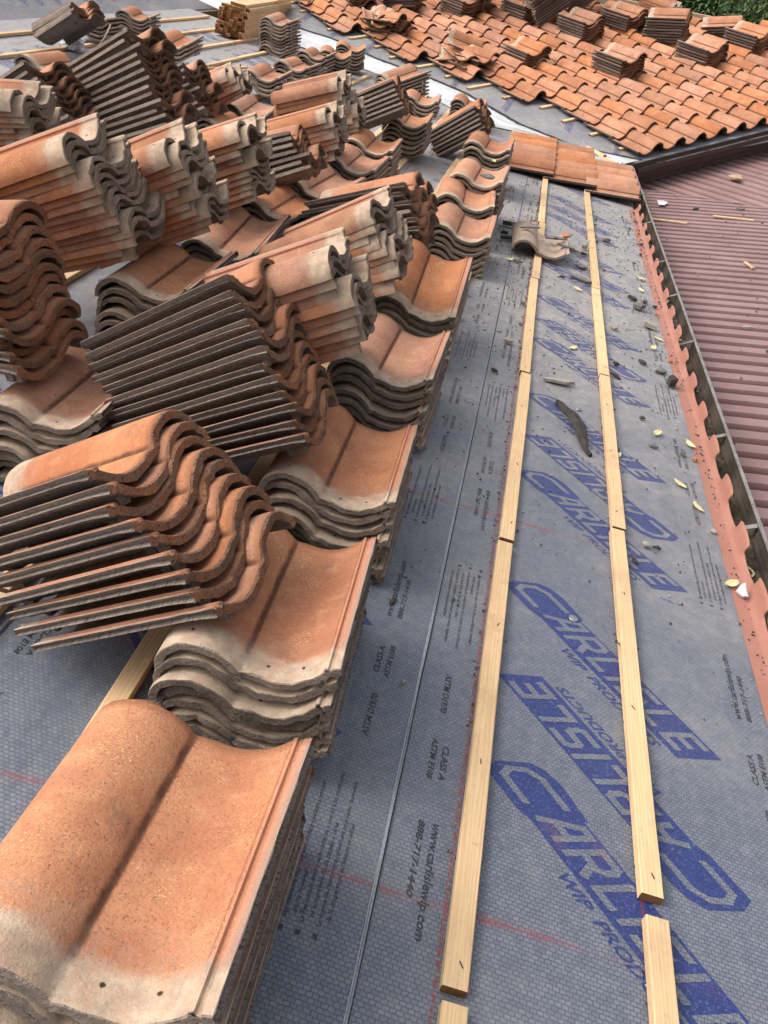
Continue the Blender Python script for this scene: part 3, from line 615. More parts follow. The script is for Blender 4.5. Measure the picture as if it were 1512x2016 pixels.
M_OLDW = mat_wood('weathered_rake_wood', (.42, .31, .19), (.33, .23, .13), axis=0)
M_EAVE = mat_plain('terracotta_coated_metal', (.36, .165, .120), (.31, .135, .095), .5, 5, 0, (.33, .13, .09), .08, .001, 60)
M_GUT = mat_plain('weathered_brown_gutter', (.105, .085, .070), (.16, .13, .105), .5, 9, .3, (.06, .045, .035), .25, .002, 90)
M_GRIM = mat_plain('worn_gutter_rim', (.36, .34, .31), (.22, .19, .17), .42, 14, .5, (.10, .08, .06), .2, .001, 120)
M_GDK = mat_plain('dark_brown_gutter', (.050, .031, .025), (.075, .047, .037), .5, 9, .1, (.035, .022, .018), .2, .002, 90)
M_LITTER = mat_plain('gutter_leaf_litter', (.060, .042, .028), (.16, .12, .08), .95, 40, 0, (.02, .014, .01), 1.0, .01, 70)
M_DARK = mat_plain('tar_and_lap_shade', (.022, .021, .022), (.035, .033, .033), .8, 20)  # tar, and the shadow line painted along the sheet laps
M_SHARD = mat_plain('grey_concrete_shard', (.105, .100, .092), (.20, .195, .18), .9, 30, 0, (.06, .05, .045), .8, .003)
M_SHARDL = mat_plain('pale_concrete_shard', (.40, .36, .30), (.27, .25, .21), .9, 30, 0, (.16, .13, .10), .8, .003)
M_SHARDB = mat_plain('blackened_shard', (.030, .026, .023), (.075, .062, .05), .85, 30, 0, (.02, .017, .015), .8, .003)
M_SHARDR = mat_plain('orange_shard', (.50, .20, .09), (.42, .16, .07), .9, 30, 0, (.2, .08, .04), .8, .003)
M_LEAF = mat_plain('dry_cream_leaf', (.70, .62, .36), (.58, .47, .22), .6, 60, 0, (.45, .34, .15), .2, .001)
M_VAL = mat_plain('white_valley_metal', (.60, .62, .63), (.46, .46, .45), .45, 6, .1, (.35, .31, .27), .25, .003, 40)
M_PLAS = mat_plain('clear_crumpled_plastic', (.78, .80, .82), (.62, .65, .70), .15, 30, 0, None, .6, .01, 50)
M_STEEL = mat_plain('dull_steel', (.42, .43, .44), (.30, .31, .32), .35, 30, .8)
def mat_metal_roof():
    t = NT('maroon_metal_roofing'); v = t.obj(); n1 = t.noise(v, 2.2, 5, .65); n2 = t.noise(v, 14, 5, .7)
    at = t.n('ShaderNodeAttribute', _attribute_name='flat').outputs['Fac']
    c = t.mix(t.ramp(n1, .3, .7), (.125, .052, .054), (.155, .068, .068))
    # flats mixed towards tan, the rib sides stay maroon
    c = t.mix(t.math('MULTIPLY', at, t.math('ADD', .42, t.math('MULTIPLY', t.ramp(n1, .3, .7), .25))), c, (.36, .245, .225))
    c = t.mix(t.math('MULTIPLY', t.ramp(n2, .60, .75), .6), c, (.27, .17, .12))
    c = t.mix(t.math('MULTIPLY', t.ramp(t.noise(v, 90, 3, .75), .63, .71), .65), c, (.10, .06, .045))
    return t.out(c, .55, t.bump(n2, .15, .003))
M_MROOF = mat_metal_roof()

# ------------------------------------------------------------ printing on the underlayment
def text_mesh(body, size, shear=.22, offset=.0):
    cu = bpy.data.curves.new('t', 'FONT'); cu.body = body; cu.size = size; cu.shear = shear; cu.offset = offset
    cu.resolution_u = 2; cu.align_x = 'LEFT'
    o = bpy.data.objects.new('t', cu); COL.objects.link(o)
    bpy.context.view_layer.update()
    me = bpy.data.meshes.new_from_object(o.evaluated_get(bpy.context.evaluated_depsgraph_get()))
    V = [(p.co.x, p.co.y) for p in me.vertices]; F = [tuple(p.vertices) for p in me.polygons]
    bpy.data.objects.remove(o); bpy.data.curves.remove(cu); bpy.data.meshes.remove(me)
    if V:
        x0 = min(p[0] for p in V); x1 = max(p[0] for p in V); V = [(p[0] - x0, p[1]) for p in V]; w_ = x1 - x0
    else: w_ = 1
    return V, F, w_
def fit(body, width, height, shear=.22, offset=0.0):
    V, F, w_ = text_mesh(body, 1.0, shear, offset); s = width / w_
    hh = max(p[1] for p in V)
    return [(p[0] * s, p[1] / hh * height) for p in V], F
T_WWW = fit('www.carlislewip.com', .225, .0165, offset=.022); T_888 = fit('888-717-1440', .155, .0125, offset=.030)
T_CLA = fit('CLASS A', .085, .0135, offset=.030); T_E108 = fit('ASTM E108', .105, .0125, offset=.030); T_D19 = fit('ASTM D1970', .118, .0145, offset=.030)
PARA = ['Slip resistance may vary with surface conditions, weather', 'and/or footwear', 'La Resistencia desliz puede variar de a cuerdo a las condiciones',
        'de la superficie, tip de calzado o clima', 'Le degree de resistance au glissement peut varier dependant', 'de la temperature et chaussures utiliser']
T_PAR = []
for k, s_ in enumerate(PARA): T_PAR.append(text_mesh(s_, .0118, .15, .0001)[:2])
# logo letters: quads in a unit box per letter (x 0..1, y 0..1)
def stroke(pts, wd):
    out = []
    for (a, b) in zip(pts, pts[1:]):
        a = Vector(a); b = Vector(b); d = (b - a); 
        if d.length < 1e-6: continue
        d.normalize(); n = Vector((-d.y, d.x)) * wd / 2; e = d * wd * .42
        out.append([a - e + n, a - e - n, b + e - n, b + e + n])
    return out
LET = {
 'A': [[(0, 0), (.50, 1), (.95, 1), (.95, 0)], [(.28, .36), (.95, .36)]], 'R': [[(.05, 0), (.05, 1), (.80, 1), (.95, .85), (.95, .60), (.80, .45), (.05, .45)], [(.55, .45), (1.0, 0)]],
 'L': [[(.05, 1), (.05, .03), (.95, .03)]], 'I': [[(.05, 1), (.05, 0)]], 'S': [[(.95, .97), (.15, .97), (.05, .85), (.05, .62), (.15, .52), (.85, .5), (.95, .38), (.95, .15), (.85, .03), (.05, .03)]],
 'E': [[(.95, .97), (.05, .97), (.05, .03), (.95, .03)], [(.05, .5), (.85, .5)]]}
def logo():
    """returns (blue polys, grey polys) in a frame: x along the reading direction 0..0.68, y across the letters 0..0.072"""
    W_, H_ = .612, .086; sh = .46          # slant
    S_ = lambda x, y: (x + y * sh, y)
    blue, grey = [], []
    # band behind the letters with the bulging rounded first letter
    blue.append([S_(.125, -.008), S_(W_ - .0, -.008), S_(W_ + .004, H_ + .004), S_(.150, H_ + .004)])
    outer = [(.018, -.018), (.118, -.018), (.150, -.006), (.150, H_ + .012), (.060, H_ + .020), (.022, H_ + .012), (.000, H_ - .006), (-.004, .014)]
    blue.append([S_(*p) for p in outer])
    # first letter, open to the right
    for q in stroke([(.118, H_ - .010), (.045, H_ - .010), (.020, H_ - .026), (.016, .028), (.032, .008), (.100, .008)], .0140): grey.append([S_(p.x, p.y) for p in q])
    x = .142
    for ch, lw in (('A', .050), ('R', .052), ('L', .044), ('I', .002), ('S', .050), ('L', .044), ('E', .046)):
        for path in LET[ch]:
            for q in stroke([(x + px_ * lw, .010 + py_ * (H_ - .018)) for px_, py_ in path], .0145): grey.append([S_(p.x, p.y) for p in q])
        x += lw + .0262
    return blue, grey
LB, LG = logo()
T_WIP = fit('WIP  PRODUCTS', .315, .022, shear=.45, offset=.022)
T_LOT = fit('H18619', .055, .011, shear=.3, offset=.01)

def make_sheet(j, name, x0, x1, y0, y1f, z, logos=True, paras=True, small=True, ymax_print=12.0, ysh=0.0):
    mb = MB(); V = mb.V
    # the sheet itself: a thin slab, lower edge a little frayed
    ny = 60; b = 0
    ys = [y0 + (max(y1f(x0), y1f(x1)) - y0) * k / ny for k in range(ny + 1)]
    rows = []
    for y in ys:
        e = .0016 * noise.noise(Vector((y * 9, j * 3.3, 0))) + .0007 * noise.noise(Vector((y * 60, j, 2)))
        ya, yb = min(y, y1f(x0)), min(y, y1f(x1))
        i = len(V); V += [(x0, ya, z), (x1 + e, yb, z), (x1 + e, yb, z - .0035)]; rows.append(i)
    for a, c in zip(rows, rows[1:]):
        mb.F.append((a, a + 1, c + 1, c)); mb.M.append(0); mb.F.append((a + 1, a + 2, c + 2, c + 1)); mb.M.append(3)
    sx = x1 - .975                      # shift of the printing from the first sheet
    def add(VF, m, fx, dz):
        vv, ff = VF; i0 = len(V)
        for p in vv:
            q = fx(p); V.append((q[0], q[1], z + dz))
        for f_ in ff: mb.F.append(tuple(i0 + k for k in f_)); mb.M.append(m)
    def inside(y): return y < min(ymax_print, y1f(x0) - .9, y1f(x1) - .9)
    k = -1; lx = .035 if j == 1 else 0
    r_ = Vector((.684, -.729)); u_ = Vector((.729, .684))
    P = 1.212
    if logos:
        for k in range(-1, 9):
            Y = k * P + ysh
            for (yy, flip) in ((1.135, 0), (1.745, 0), (1.405, 1)):
                if not inside(yy + Y): continue
                if flip: o_ = Vector((.797 + sx + lx, yy + Y - .430)); r, u = -r_, -u_
                else: o_ = Vector((.285 + sx + lx, yy + Y)); r, u = r_, u_
                # letters lean along +x of the roof: the slant is applied in logo()
                fx = lambda p, o_=o_, r=r, u=u: (o_.x + r.x * p[0] + u.x * p[1] , o_.y + r.y * p[0] + u.y * p[1])
                for pol in LB: add(([tuple(p) for p in pol], [tuple(range(len(pol)))]), 1, fx, .0005 if pol is LB[0] else .00056)
                for q_, pol in enumerate(LG): add(([tuple(p) for p in pol], [(0, 1, 2, 3)]), 0, fx, .0009 + q_ * .00001)
                fw = lambda p, fx=fx: fx((p[0] + .255, p[1] - .038))
                add(T_WIP, 1, fw, .0005)
                if j == 0 and k == 0 and yy > 1.7 and not flip: pass
                if j == 0 and k == 1 and yy < 1.2: add(T_LOT, 1, lambda p, sx=sx: (.712 + p[0], 1.862 - p[0] * .2 + p[1]), .0005)
    if small:
        for k in range(-1, 9):
            Y = k * P
            if not inside(1.2 + Y): continue
            # left column, read towards the eave corner nearest the camera
            def col_l(xo, yo): return lambda p: (xo + sx + p[1], yo + Y - p[0])
            add(T_WWW, 2, col_l(.190, .955), .0005); add(T_888, 2, col_l(.163, .955), .0005)
            add(T_CLA, 2, col_l(.186, 1.140), .0005); add(T_E108, 2, col_l(.162, 1.155), .0005); add(T_D19, 2, col_l(.166, 1.345), .0005)
            def col_r(xo, yo): return lambda p: (xo + sx - p[1], yo + Y + p[0])
            add(T_WWW, 2, col_r(.872, 1.475), .0005); add(T_888, 2, col_r(.897, 1.475), .0005)
            add(T_CLA, 2, col_r(.877, 1.285), .0005); add(T_E108, 2, col_r(.901, 1.275), .0005); add(T_D19, 2, col_r(.890, 1.105), .0005)
            if paras and Y < 3:
                for q_, L_ in enumerate(T_PAR):
                    ind = .012 if q_ % 2 else .0
                    add(L_, 2, col_l(.205 - q_ * .0145, 1.735 - ind), .0005)
                    add(L_, 2, col_r(.838 + q_ * .0145, 1.915 + ind), .0005)
                    if q_ % 2 == 0:
                        sq = ([(0, 0), (.009, 0), (.009, .009), (0, .009)], [(0, 1, 2, 3)])
                        add(sq, 2, col_l(.205 - q_ * .0145, 1.757), .0005); add(sq, 2, col_r(.838 + q_ * .0145, 1.893), .0005)
    me = mb.mesh(name, [M_SHEET, M_BLUE, M_BLACK, M_GRIM])
    return me

house = new_obj('house', None, RM)
tag(house, 'house roof under retiling, grey blue underlayment with blue lettering, white valley and gutters', 'house')
# valley where the two slopes meet, in the main slope's plane
IT = Vector((-.887022, .461727))
def yval(x): return C2.y + (x - C2.x) * IT.y / IT.x + .05
def sheet_obj(me, frame=None):
    o = new_obj('underlayment_sheet', me, Matrix.Identity(4) if frame is None else frame, house); return o
xs = [.975, .115, -.745, -1.605, -2.465, -3.325, -4.185]
for j in range(6):
    x1 = xs[j]; x0 = xs[j + 1] - .08
    if j == 5: x0 = -4.72
    me = make_sheet(j, 'underlayment_sheet', x0, x1, -.9, yval, .0022 * j, ysh=(.0, .10, .55, .2, .8, .35)[j], paras=(j < 2), small=(j != 3))
    sheet_obj(me)
# steeper slope beyond the break at the top left
mb = MB(); 
me = make_sheet(7, 'underlayment_sheet', -1.0, 0.0, -2, lambda x: 22.0, 0.0, logos=True, paras=False, small=False, ymax_print=20, ysh=.3)
me.materials[0] = M_SHEETV; me.materials[1] = M_BLUEV
sheet_obj(me, Matrix.Translation((-4.70, 0, .0)) @ Matrix.Rotation(R(24), 4, 'Y'))
# frayed selvage strip along the laps, with the lap's shadow painted as a dark line
M_SELV = mat_plain('selvage_threads', (.36, .39, .43), (.20, .22, .24), .6, 300, 0, (.08, .09, .10), .3, .001, 500)
for j in range(1, 4):
    mb = MB(); n = 160; rs = random.Random(j)
    y0_, y1_ = -.9, yval(xs[j]) - .2
    for strand in range(3):
        prev = None
        for k in range(n + 1):
            y = y0_ + (y1_ - y0_) * k / n
            xc = xs[j] - .0022 - strand * .0034 + .0012 * noise.noise(Vector((y * 5, strand * 7.0, j)))
            wd = .0012 + .0011 * noise.noise(Vector((y * 4, strand, 9)))
            zz = .0022 * j + .0012 + strand * .0001
            i = len(mb.V); mb.V += [(xc - wd, y, zz), (xc + wd, y, zz)]
            if prev is not None: mb.F.append((prev, prev + 1, i + 1, i)); mb.M.append(1 if strand == 0 else 0)  # first strand is the painted shadow line, the others are threads
            prev = i
    new_obj('selvage', mb.mesh('selvage', [M_SELV, M_DARK]), Matrix.Identity(4), house)
# deck under everything, so nothing is paper thin
mb = MB()
mb.poly([(-4.72, -.9, -.020), (.97, -.9, -.020), (.97, yval(.97), -.020), (-4.72, yval(-4.72), -.020)]); mb.box(.90, .972, -.9, 8.75, -.16, -.020)
mb.box(-4.72, -4.66, -.9, 14, -.2, -.02)
new_obj('roof_deck', mb.mesh('roof_deck', M_OLDW), Matrix.Identity(4), house)

# far slope: underlayment, white valley metal, battens, rake board, fascia, gutter
mb = MB()
def on_top(x, v, z, lift=.006):
    P = F2 @ Vector((x, v, z))
    if P.z < lift + z:
        d = P - Vector((0, 0, 1.3)); t = (lift + z - 1.3) / d.z; P = Vector((0, 0, 1.3)) + d * t
    return P
far_pts = [(.15, .02), (6.3, .02), (6.3, .6), (4.95, -2.02), (2.60, -6.05), (-2.2, -6.6), (-1.25, -4.6), (-.42, -1.2)]
far_pts = [(-1.6, -7.5), (-.1, .0), (6.6, .0), (6.6, .6), (4.93, -2.02), (1.55, -7.8)]
mb.poly([(-u, v, 0) for u, v in far_pts][::-1]); 
mb.poly([(-u, v, -.03) for u, v in far_pts])
for a, b_ in zip(far_pts, far_pts[1:] + far_pts[:1]): mb.poly([(-a[0], a[1], 0), (-b_[0], b_[1], 0), (-b_[0], b_[1], -.03), (-a[0], a[1], -.03)])
bmv = MB()
def add_far_logos():
    for k in range(8):
        o_ = Vector((-(ub(-.7 - .72 * k) + .02), -.55 - .72 * k)); r = Vector((.77, .64)) * .75
        for pol in LB: bmv.poly([(o_.x + r.x * p[0], o_.y + r.y * p[0] + p[1], .0012 if pol is LB[0] else .0014) for p in pol], 1)
        for pol in LG: bmv.poly([(o_.x + r.x * p[0], o_.y + r.y * p[0] + p[1], .0022) for p in pol], 0)
add_far_logos()
b0 = len(mb.V); mb.V += bmv.V; mb.F += [tuple(b0 + k for k in f_) for f_ in bmv.F]; mb.M += bmv.M
o = new_obj('underlayment_sheet', mb.mesh('underlayment_sheet', [M_SHEETV, M_BLUEV, M_BLACK]), F2, house)
UP = [(.19, -.02), (-.10, -.40), (-.19, -.48), (-.38, -1.252), (-.40, -2.245), (-.50, -2.751), (-.742, -3.569), (-.881, -4.423), (-1.05, -4.851), (-1.30, -6.5)]
LO = [(-.14, -.02), (-.20, -.55), (-.34, -.80), (-.60, -1.35), (-.66, -2.256), (-.74, -2.75), (-.94, -3.45), (-1.14, -4.20), (-1.28, -4.6), (-1.60, -6.5)]
mb = MB(); prev = None
LO = [(a[0] + (b_[0] - a[0]) * 1.6, a[1] + (b_[1] - a[1]) * 1.6) for a, b_ in zip(UP, LO)]
for (a, b_) in zip(UP, LO):
    pts = []
    for f_, zz in ((0, .004), (.03, .006), (.10, .007), (.44, .010), (.475, .030), (.51, .010), (.90, .007), (1.0, .006)):
        pts.append((-(a[0] + (b_[0] - a[0]) * f_), a[1] + (b_[1] - a[1]) * f_, zz))
    i = len(mb.V); mb.V += [tuple(on_top(*q)) for q in pts]
    if prev is not None:
        for k in range(7): mb.F.append((prev + k, i + k, i + k + 1, prev + k + 1)); mb.M.append(0)
    prev = i
new_obj('valley_flashing', mb.mesh('valley_flashing', M_VAL), Matrix.Identity(4), house)
# tarred edge above the flashing, ragged
mb = MB(); prev = None; rs = random.Random(3)
for s_ in range(len(UP) - 1):
    for q in range(22):
        f_ = q / 22; u = UP[s_][0] + (UP[s_ + 1][0] - UP[s_][0]) * f_; v = UP[s_][1] + (UP[s_ + 1][1] - UP[s_][1]) * f_
        a = .012 + .012 * noise.noise(Vector((v * 11, 0, 0))) + rs.uniform(-.004, .004); b_ = .032 + .012 * noise.noise(Vector((v * 9, 5, 0)))
        i = len(mb.V); mb.V += [(-(u - a), v, .009), (-(u + b_), v, .010), (-(u + b_), v, .001)]
        if prev is not None: mb.F += [(prev, i, i + 1, prev + 1), (prev + 1, i + 1, i + 2, prev + 2)]; mb.M += [0, 0]
        prev = i
new_obj('tar_strip', mb.mesh('tar_strip', M_DARK), F2, house)
# rake board on the far slope
p0 = Vector((-3.40, -4.68)); p1 = Vector((-6.2, .17)); dr = (p1 - p0); Lr = dr.length; ang = math.atan2(dr.y, dr.x)
mb = MB(); mb.box(0, Lr, -.02, .02, -.12, .105, bev=.002)
new_obj('rake_board', mb.mesh('rake_board', M_OLDW), F2 @ Matrix.Translation((p0.x, p0.y, 0)) @ Matrix.Rotation(ang, 4, 'Z'), house)
# fascia and gutter of the far slope; local x = -u, y = v
# build in a frame with true vertical: x along the eave, y outwards, z up, seated under the tile ends
upw = RM.to_3x3().inverted() @ Vector((0, 0, 1)); out2 = E2.cross(upw).normalized()
if out2.y > 0: out2 = -out2
G2 = Matrix(((E2.x, out2.x, upw.x, C2.x), (E2.y, out2.y, upw.y, C2.y), (E2.z, out2.z, upw.z, C2.z), (0, 0, 0, 1)))
mb = MB(); mb.prism([(.00, -.005), (.018, -.005), (.018, -.20), (.0, -.20)], 0.05, 7.0, fn=lambda x, y, z: (y, x, z))
new_obj('fascia_board', mb.mesh('fascia_board', M_GDK), G2, house)
mb = MB()
gp = [(.020, -.030), (.026, -.030), (.026, -.118), (.086, -.118), (.104, -.080), (.116, -.062), (.118, -.036), (.106, -.034), (.106, -.030), (.124, -.028), (.124, -.066), (.110, -.086), (.092, -.128), (.020, -.128)]
mb.prism(gp, .04, 7.0, fn=lambda x, y, z: (y, x, z))
g2o = new_obj('gutter', mb.mesh('gutter', M_GDK), G2, house)
mb = MB()
for k in range(8):
    x = .45 + k * .62; mb2 = MB(); mb2.box(x, x + .025, .024, .110, -.040, -.036); new_obj('gutter_hanger', mb2.mesh('gutter_hanger', M_GDK), Matrix.Identity(4), g2o)

# eave closure with its wavy upper edge, and the near gutter
out1 = Vector((cP, 0, sP)); G1 = Matrix(((out1.x, 0, upw.x, .975), (0, 1, 0, 0), (out1.z, 0, upw.z, 0), (0, 0, 0, 1)))
mb = MB(); PW = .300; y_s, y_e = -.6, 6.85; nseg = 40; cols_ = int((y_e - y_s) / PW * nseg); prev = None
for k in range(cols_ + 1):
    ph = k / nseg; q = ph % 1.0; yb = y_s + ph * PW
    rr = random.Random(int(ph)); h1 = .024 + rr.uniform(-.002, .002)
    h = .044 - h1 * math.cos(2 * math.pi * q)
    yt = yb + PW * (.112 * math.sin(4 * math.pi * q) + .035 * math.sin(2 * math.pi * q))
    bow = .004 * noise.noise(Vector((yb * 1.3, 4, 0)))
    P_ = [(.935, yb, .0012), (.972, yb, .0018), (.980, yb, .005)]
    for f_ in (.15, .4, .7, 1.0): P_.append((.985 + bow + .010 * f_, yb + (yt - yb) * f_ ** 1.5, .010 + (h - .010) * f_))
    P_ += [(.9965 + bow, yt, h), (.988 + bow, yb, .010), (.986, yb, -.03)]
    i = len(mb.V); mb.V += P_
    if prev is not None:
        for z_ in range(len(P_) - 1): mb.F.append((prev + z_, prev + z_ + 1, i + z_ + 1, i + z_)); mb.M.append(0)
    prev = i
new_obj('eave_closure', mb.mesh('eave_closure', M_EAVE, smooth=True), Matrix.Identity(4), house)
mb = MB()
gp = [(.004, -.020), (.010, -.020), (.010, -.120), (.080, -.122), (.108, -.075), (.114, -.050), (.114, -.030), (.118, -.026), (.124, -.028), (.125, -.056), (.116, -.082), (.088, -.132), (.004, -.130)]
mb.prism(gp, -1.5, 8.72, m=0); 
g1o = new_obj('gutter', mb.mesh('gutter', M_GUT), G1, house)
mb = MB(); mb.prism([(.1135, -.029), (.1135, -.0235), (.1260, -.0250), (.1260, -.032)], -1.5, 8.73, m=0)
new_obj('gutter_rim', mb.mesh('gutter_rim', M_GRIM), Matrix.Identity(4), g1o)
for y in (.9, 1.58, 2.42, 3.08, 4.10, 4.85, 5.55, 6.6, 7.6):
    mb = MB(); rs = random.Random(int(y * 100)); s_ = rs.uniform(-.05, .05)
    mb.prism([(.008, -.050), (.060, -.046), (.112, -.034), (.120, -.0225), (.1295, -.030), (.1295, -.034), (.120, -.026), (.112, -.0375), (.06, -.0495), (.008, -.0535)], -.011, .011)
    new_obj('gutter_hanger', mb.mesh('gutter_hanger', M_GRIM), Matrix.Translation((0, y, 0)) @ Matrix.Rotation(s_, 4, 'Z'), g1o)

# ------------------------------------------------------------ maroon metal roof below the eaves
def metal_panel(frame, length, width, y0, y1, clip, name):
    """ribs run along local +x (down the slope), profile varies along local y"""
    per = .137; V = []; F = []; fl = []
    prof = []
    k = 0; y = y0
    while y < y1:
        prof += [(y, 0, 1), (y + per * .56, 0, 1), (y + per * .63, -.030, 0), (y + per * .93, -.030, 0)]
        y += per
    xs_ = [-.50 + k * .25 for k in range(int(length / .25))]
    for x in xs_:
        for (yy, z, f_) in prof:
            V.append((x, yy, z + .003 * noise.noise(Vector((x * .8, yy * 1.2, 0))))); fl.append(f_)
    n = len(prof)
    for i in range(len(xs_) - 1):
        for q in range(n - 1): F.append((i * n + q, i * n + n + q, i * n + n + q + 1, i * n + q + 1))
    me = mesh('metal_panel', V, F, M_MROOF)
    bm = bmesh.new(); bm.from_mesh(me)
    ly = bm.verts.layers.float.new('flat')
    for v_, f_ in zip(bm.verts, fl): v_[ly] = f_
    for co, no in clip:
        fi = frame.inverted()
        c_ = fi @ co; n_ = fi.to_3x3() @ no
        bmesh.ops.bisect_plane(bm, geom=bm.verts[:] + bm.edges[:] + bm.faces[:], plane_co=c_, plane_no=n_, clear_outer=True)
    bm.to_mesh(me); bm.free()
    return me
mroof = new_obj('metal_roof', None, RM); tag(mroof, 'dusty maroon ribbed metal patio roof below the gutters', 'metal roof')
down_q = R(8)
upv = upw; h1 = Vector((cP, 0, sP)); h2 = out2
def panel_frame(h, along, org):
    xd = (h * math.cos(down_q) - upv * math.sin(down_q)).normalized(); yd = along.normalized(); zd = xd.cross(yd).normalized()
    if zd.dot(upv) < 0: yd = -yd; zd = xd.cross(yd).normalized()
    return Matrix(((xd.x, yd.x, zd.x, org.x), (xd.y, yd.y, zd.y, org.y), (xd.z, yd.z, zd.z, org.z), (0, 0, 0, 1)))
DROP = .25
org1 = Vector((.975, 8.886, 0)) + h1 * .10 - upv * DROP
fr1 = panel_frame(h1, Vector((0, 1, 0)), org1)
org2 = C2 + h2 * .10 - upv * DROP
fr2 = panel_frame(h2, E2, org2)
# both panels meet on a crease that runs outward from the inner corner
n1_ = fr1.to_3x3() @ Vector((0, 0, 1)); n2_ = fr2.to_3x3() @ Vector((0, 0, 1))
crease = n1_.cross(n2_).normalized(); crease = crease if crease.x > 0 else -crease
cn = crease.cross(upv).normalized()
A_ = np.array([list(n1_), list(n2_), [0, 0, 1.0]]); bb = np.array([n1_.dot(org1), n2_.dot(org2), org1.z]); pc = Vector(np.linalg.solve(A_, bb).tolist())
if cn.y < 0: cn = -cn
me = metal_panel(fr1, 7.0, 0, -14, 14, [(pc, cn)], 'p1'); new_obj('metal_panel', me, fr1, mroof)
me = metal_panel(fr2, 7.0, 0, -14, 14, [(pc - cn * .0, -cn)], 'p2'); new_obj('metal_panel', me, fr2, mroof)
mb = MB(); mb.box(.99, 1.0, -2, 9.2, -.9, -.02, mat=Matrix.Identity(4))
new_obj('wall', mb.mesh('wall', M_SHARDL), Matrix.Identity(4), house)

# ------------------------------------------------------------ battens
def batten_mesh(L, w_=.042, h_=.021, seed=0):
    mb = MB(); rs = random.Random(seed); n = max(3, int(L / .08)); prev = None
    for k in range(n + 1):
        y = L * k / n; wx = .0012 * noise.noise(Vector((y * 2, seed, 0))); wz = .0008 * noise.noise(Vector((y * 3, seed, 5)))
        a = w_ / 2 + .0006 * noise.noise(Vector((y * 14, seed, 1))); c = .0016
        P_ = [(-a, 0), (-a, h_ - c), (-a + c, h_), (a - c, h_), (a, h_ - c), (a, 0)]
        i = len(mb.V); mb.V += [(x + wx, y, z + wz) for x, z in P_]
        if prev is not None:
            for q in range(6): mb.F.append((prev + q, prev + (q + 1) % 6, i + (q + 1) % 6, i + q)); mb.M.append(0)
        else: mb.F.append(tuple(range(i, i + 6))); mb.M.append(1)
        prev = i
    mb.F.append(tuple(range(prev, prev + 6))[::-1]); mb.M.append(1)
    # staples
    for k in range(int(L / .4) + 1):
        y = .06 + k * .4 + rs.uniform(-.03, .03)
        if y > L - .03: break
        x = rs.uniform(-.008, .008); an = rs.uniform(-.5, .9)
        mt = Matrix.Translation((x, y, h_ + .0003)) @ Matrix.Rotation(an, 4, 'Z')
        mb.box(-.0008, .0008, -.006, .006, -.001, .0012, 2, mat=mt)
    me = mb.mesh('batten', [M_WOOD, M_WEND, M_SHARDB]); me.flip_normals(); 
    bm = bmesh.new(); bm.from_mesh(me); bmesh.ops.recalc_face_normals(bm, faces=bm.faces); bm.to_mesh(me); bm.free()
    return me
def batten(x, y, L, z=.004, rz=0, label='', group=None, seed=0, frame=RM, w_=.042, rx=0, ry=0, h_=.021):
    o = new_obj('batten', batten_mesh(L, w_, h_, seed), frame @ Matrix.Translation((x, y, z)) @ Matrix.Rotation(rz, 4, 'Z') @ Matrix.Rotation(rx, 4, 'X') @ Matrix.Rotation(ry, 4, 'Y'))
    return tag(o, label, 'batten', group)
LJ = [-.55, .640, 1.885, 3.085, 4.35, 5.575, 7.05]; RJ = [-.35, .885, 2.115, 3.285, 4.465, 5.72, 7.0]
gapsL = [.0, .022, .016, .012, .010, .008]; gapsR = [0, .040, .012, .010, .008, .008]
for k in range(6):
    rs = random.Random(50 + k)
    batten(.262 + rs.uniform(-.002, .002), LJ[k] + gapsL[k], LJ[k + 1] - LJ[k] - gapsL[k], rz=R(rs.uniform(-.25, .25)), label='%s pale batten piece from the camera in the left bare line' % ORD[k].replace('topmost', 'first'), group='battens nailed in the bare strip', seed=k)
    batten(.600 + rs.uniform(-.002, .002), RJ[k] + gapsR[k], RJ[k + 1] - RJ[k] - gapsR[k], rz=R(rs.uniform(-.25, .25)), label='%s pale batten piece from the camera in the right bare line' % ORD[k].replace('topmost', 'first'), group='battens nailed in the bare strip', seed=20 + k)
lines = {-.09: ('under the right row of stacks', -.6, 8.8), -.455: ('between the right row and leaning piles', -.6, 9.0), -.80: ('right of the middle row of stacks', -.3, 9.6), -1.15: ('under the leaning piles of the middle row', -.3, 9.8),
         -1.52: ('left of the middle row piles', -.2, 9.9), -1.87: ('under the third row piles', 0, 10.2), -2.22: ('under the third row of flat stacks', 1, 10.4), -2.60: ('left of the third row of flat stacks', 2, 10.6),
         -2.98: ('right of the lumber bundle', 3, 10.8), -3.38: ('under the lumber bundle', 3, 11.0), -3.83: ('beside the crumpled plastic, second from the far top', 3, 11.2), -4.29: ('highest on the slope at the top left', 3, 11.5)}
HIDB = set([(0, 0), (0, 1), (0, 2), (0, 3), (0, 5), (0, 6), (0, 7), (0, 8), (1, 0), (1, 3), (1, 4), (1, 7), (2, 0), (2, 3), (2, 4), (3, 0), (3, 1), (3, 2), (3, 3), (3, 4), (3, 5), (3, 7), (4, 0), (4, 1), (4, 3), (4, 4), (4, 5), (4, 6), (4, 7), (4, 8), (5, 0), (5, 1), (5, 2), (5, 3), (5, 4), (5, 5), (5, 6), (5, 7), (6, 0), (6, 1), (6, 2), (6, 3), (6, 4), (6, 6), (6, 8), (7, 0), (7, 1), (7, 2), (7, 3), (7, 4), (7, 6), (7, 7), (8, 0), (8, 1), (8, 2), (8, 3), (9, 0), (9, 1), (9, 2), (9, 3), (9, 4), (10, 0), (10, 1), (10, 2), (11, 0), (11, 1), (11, 2), (11, 4)])
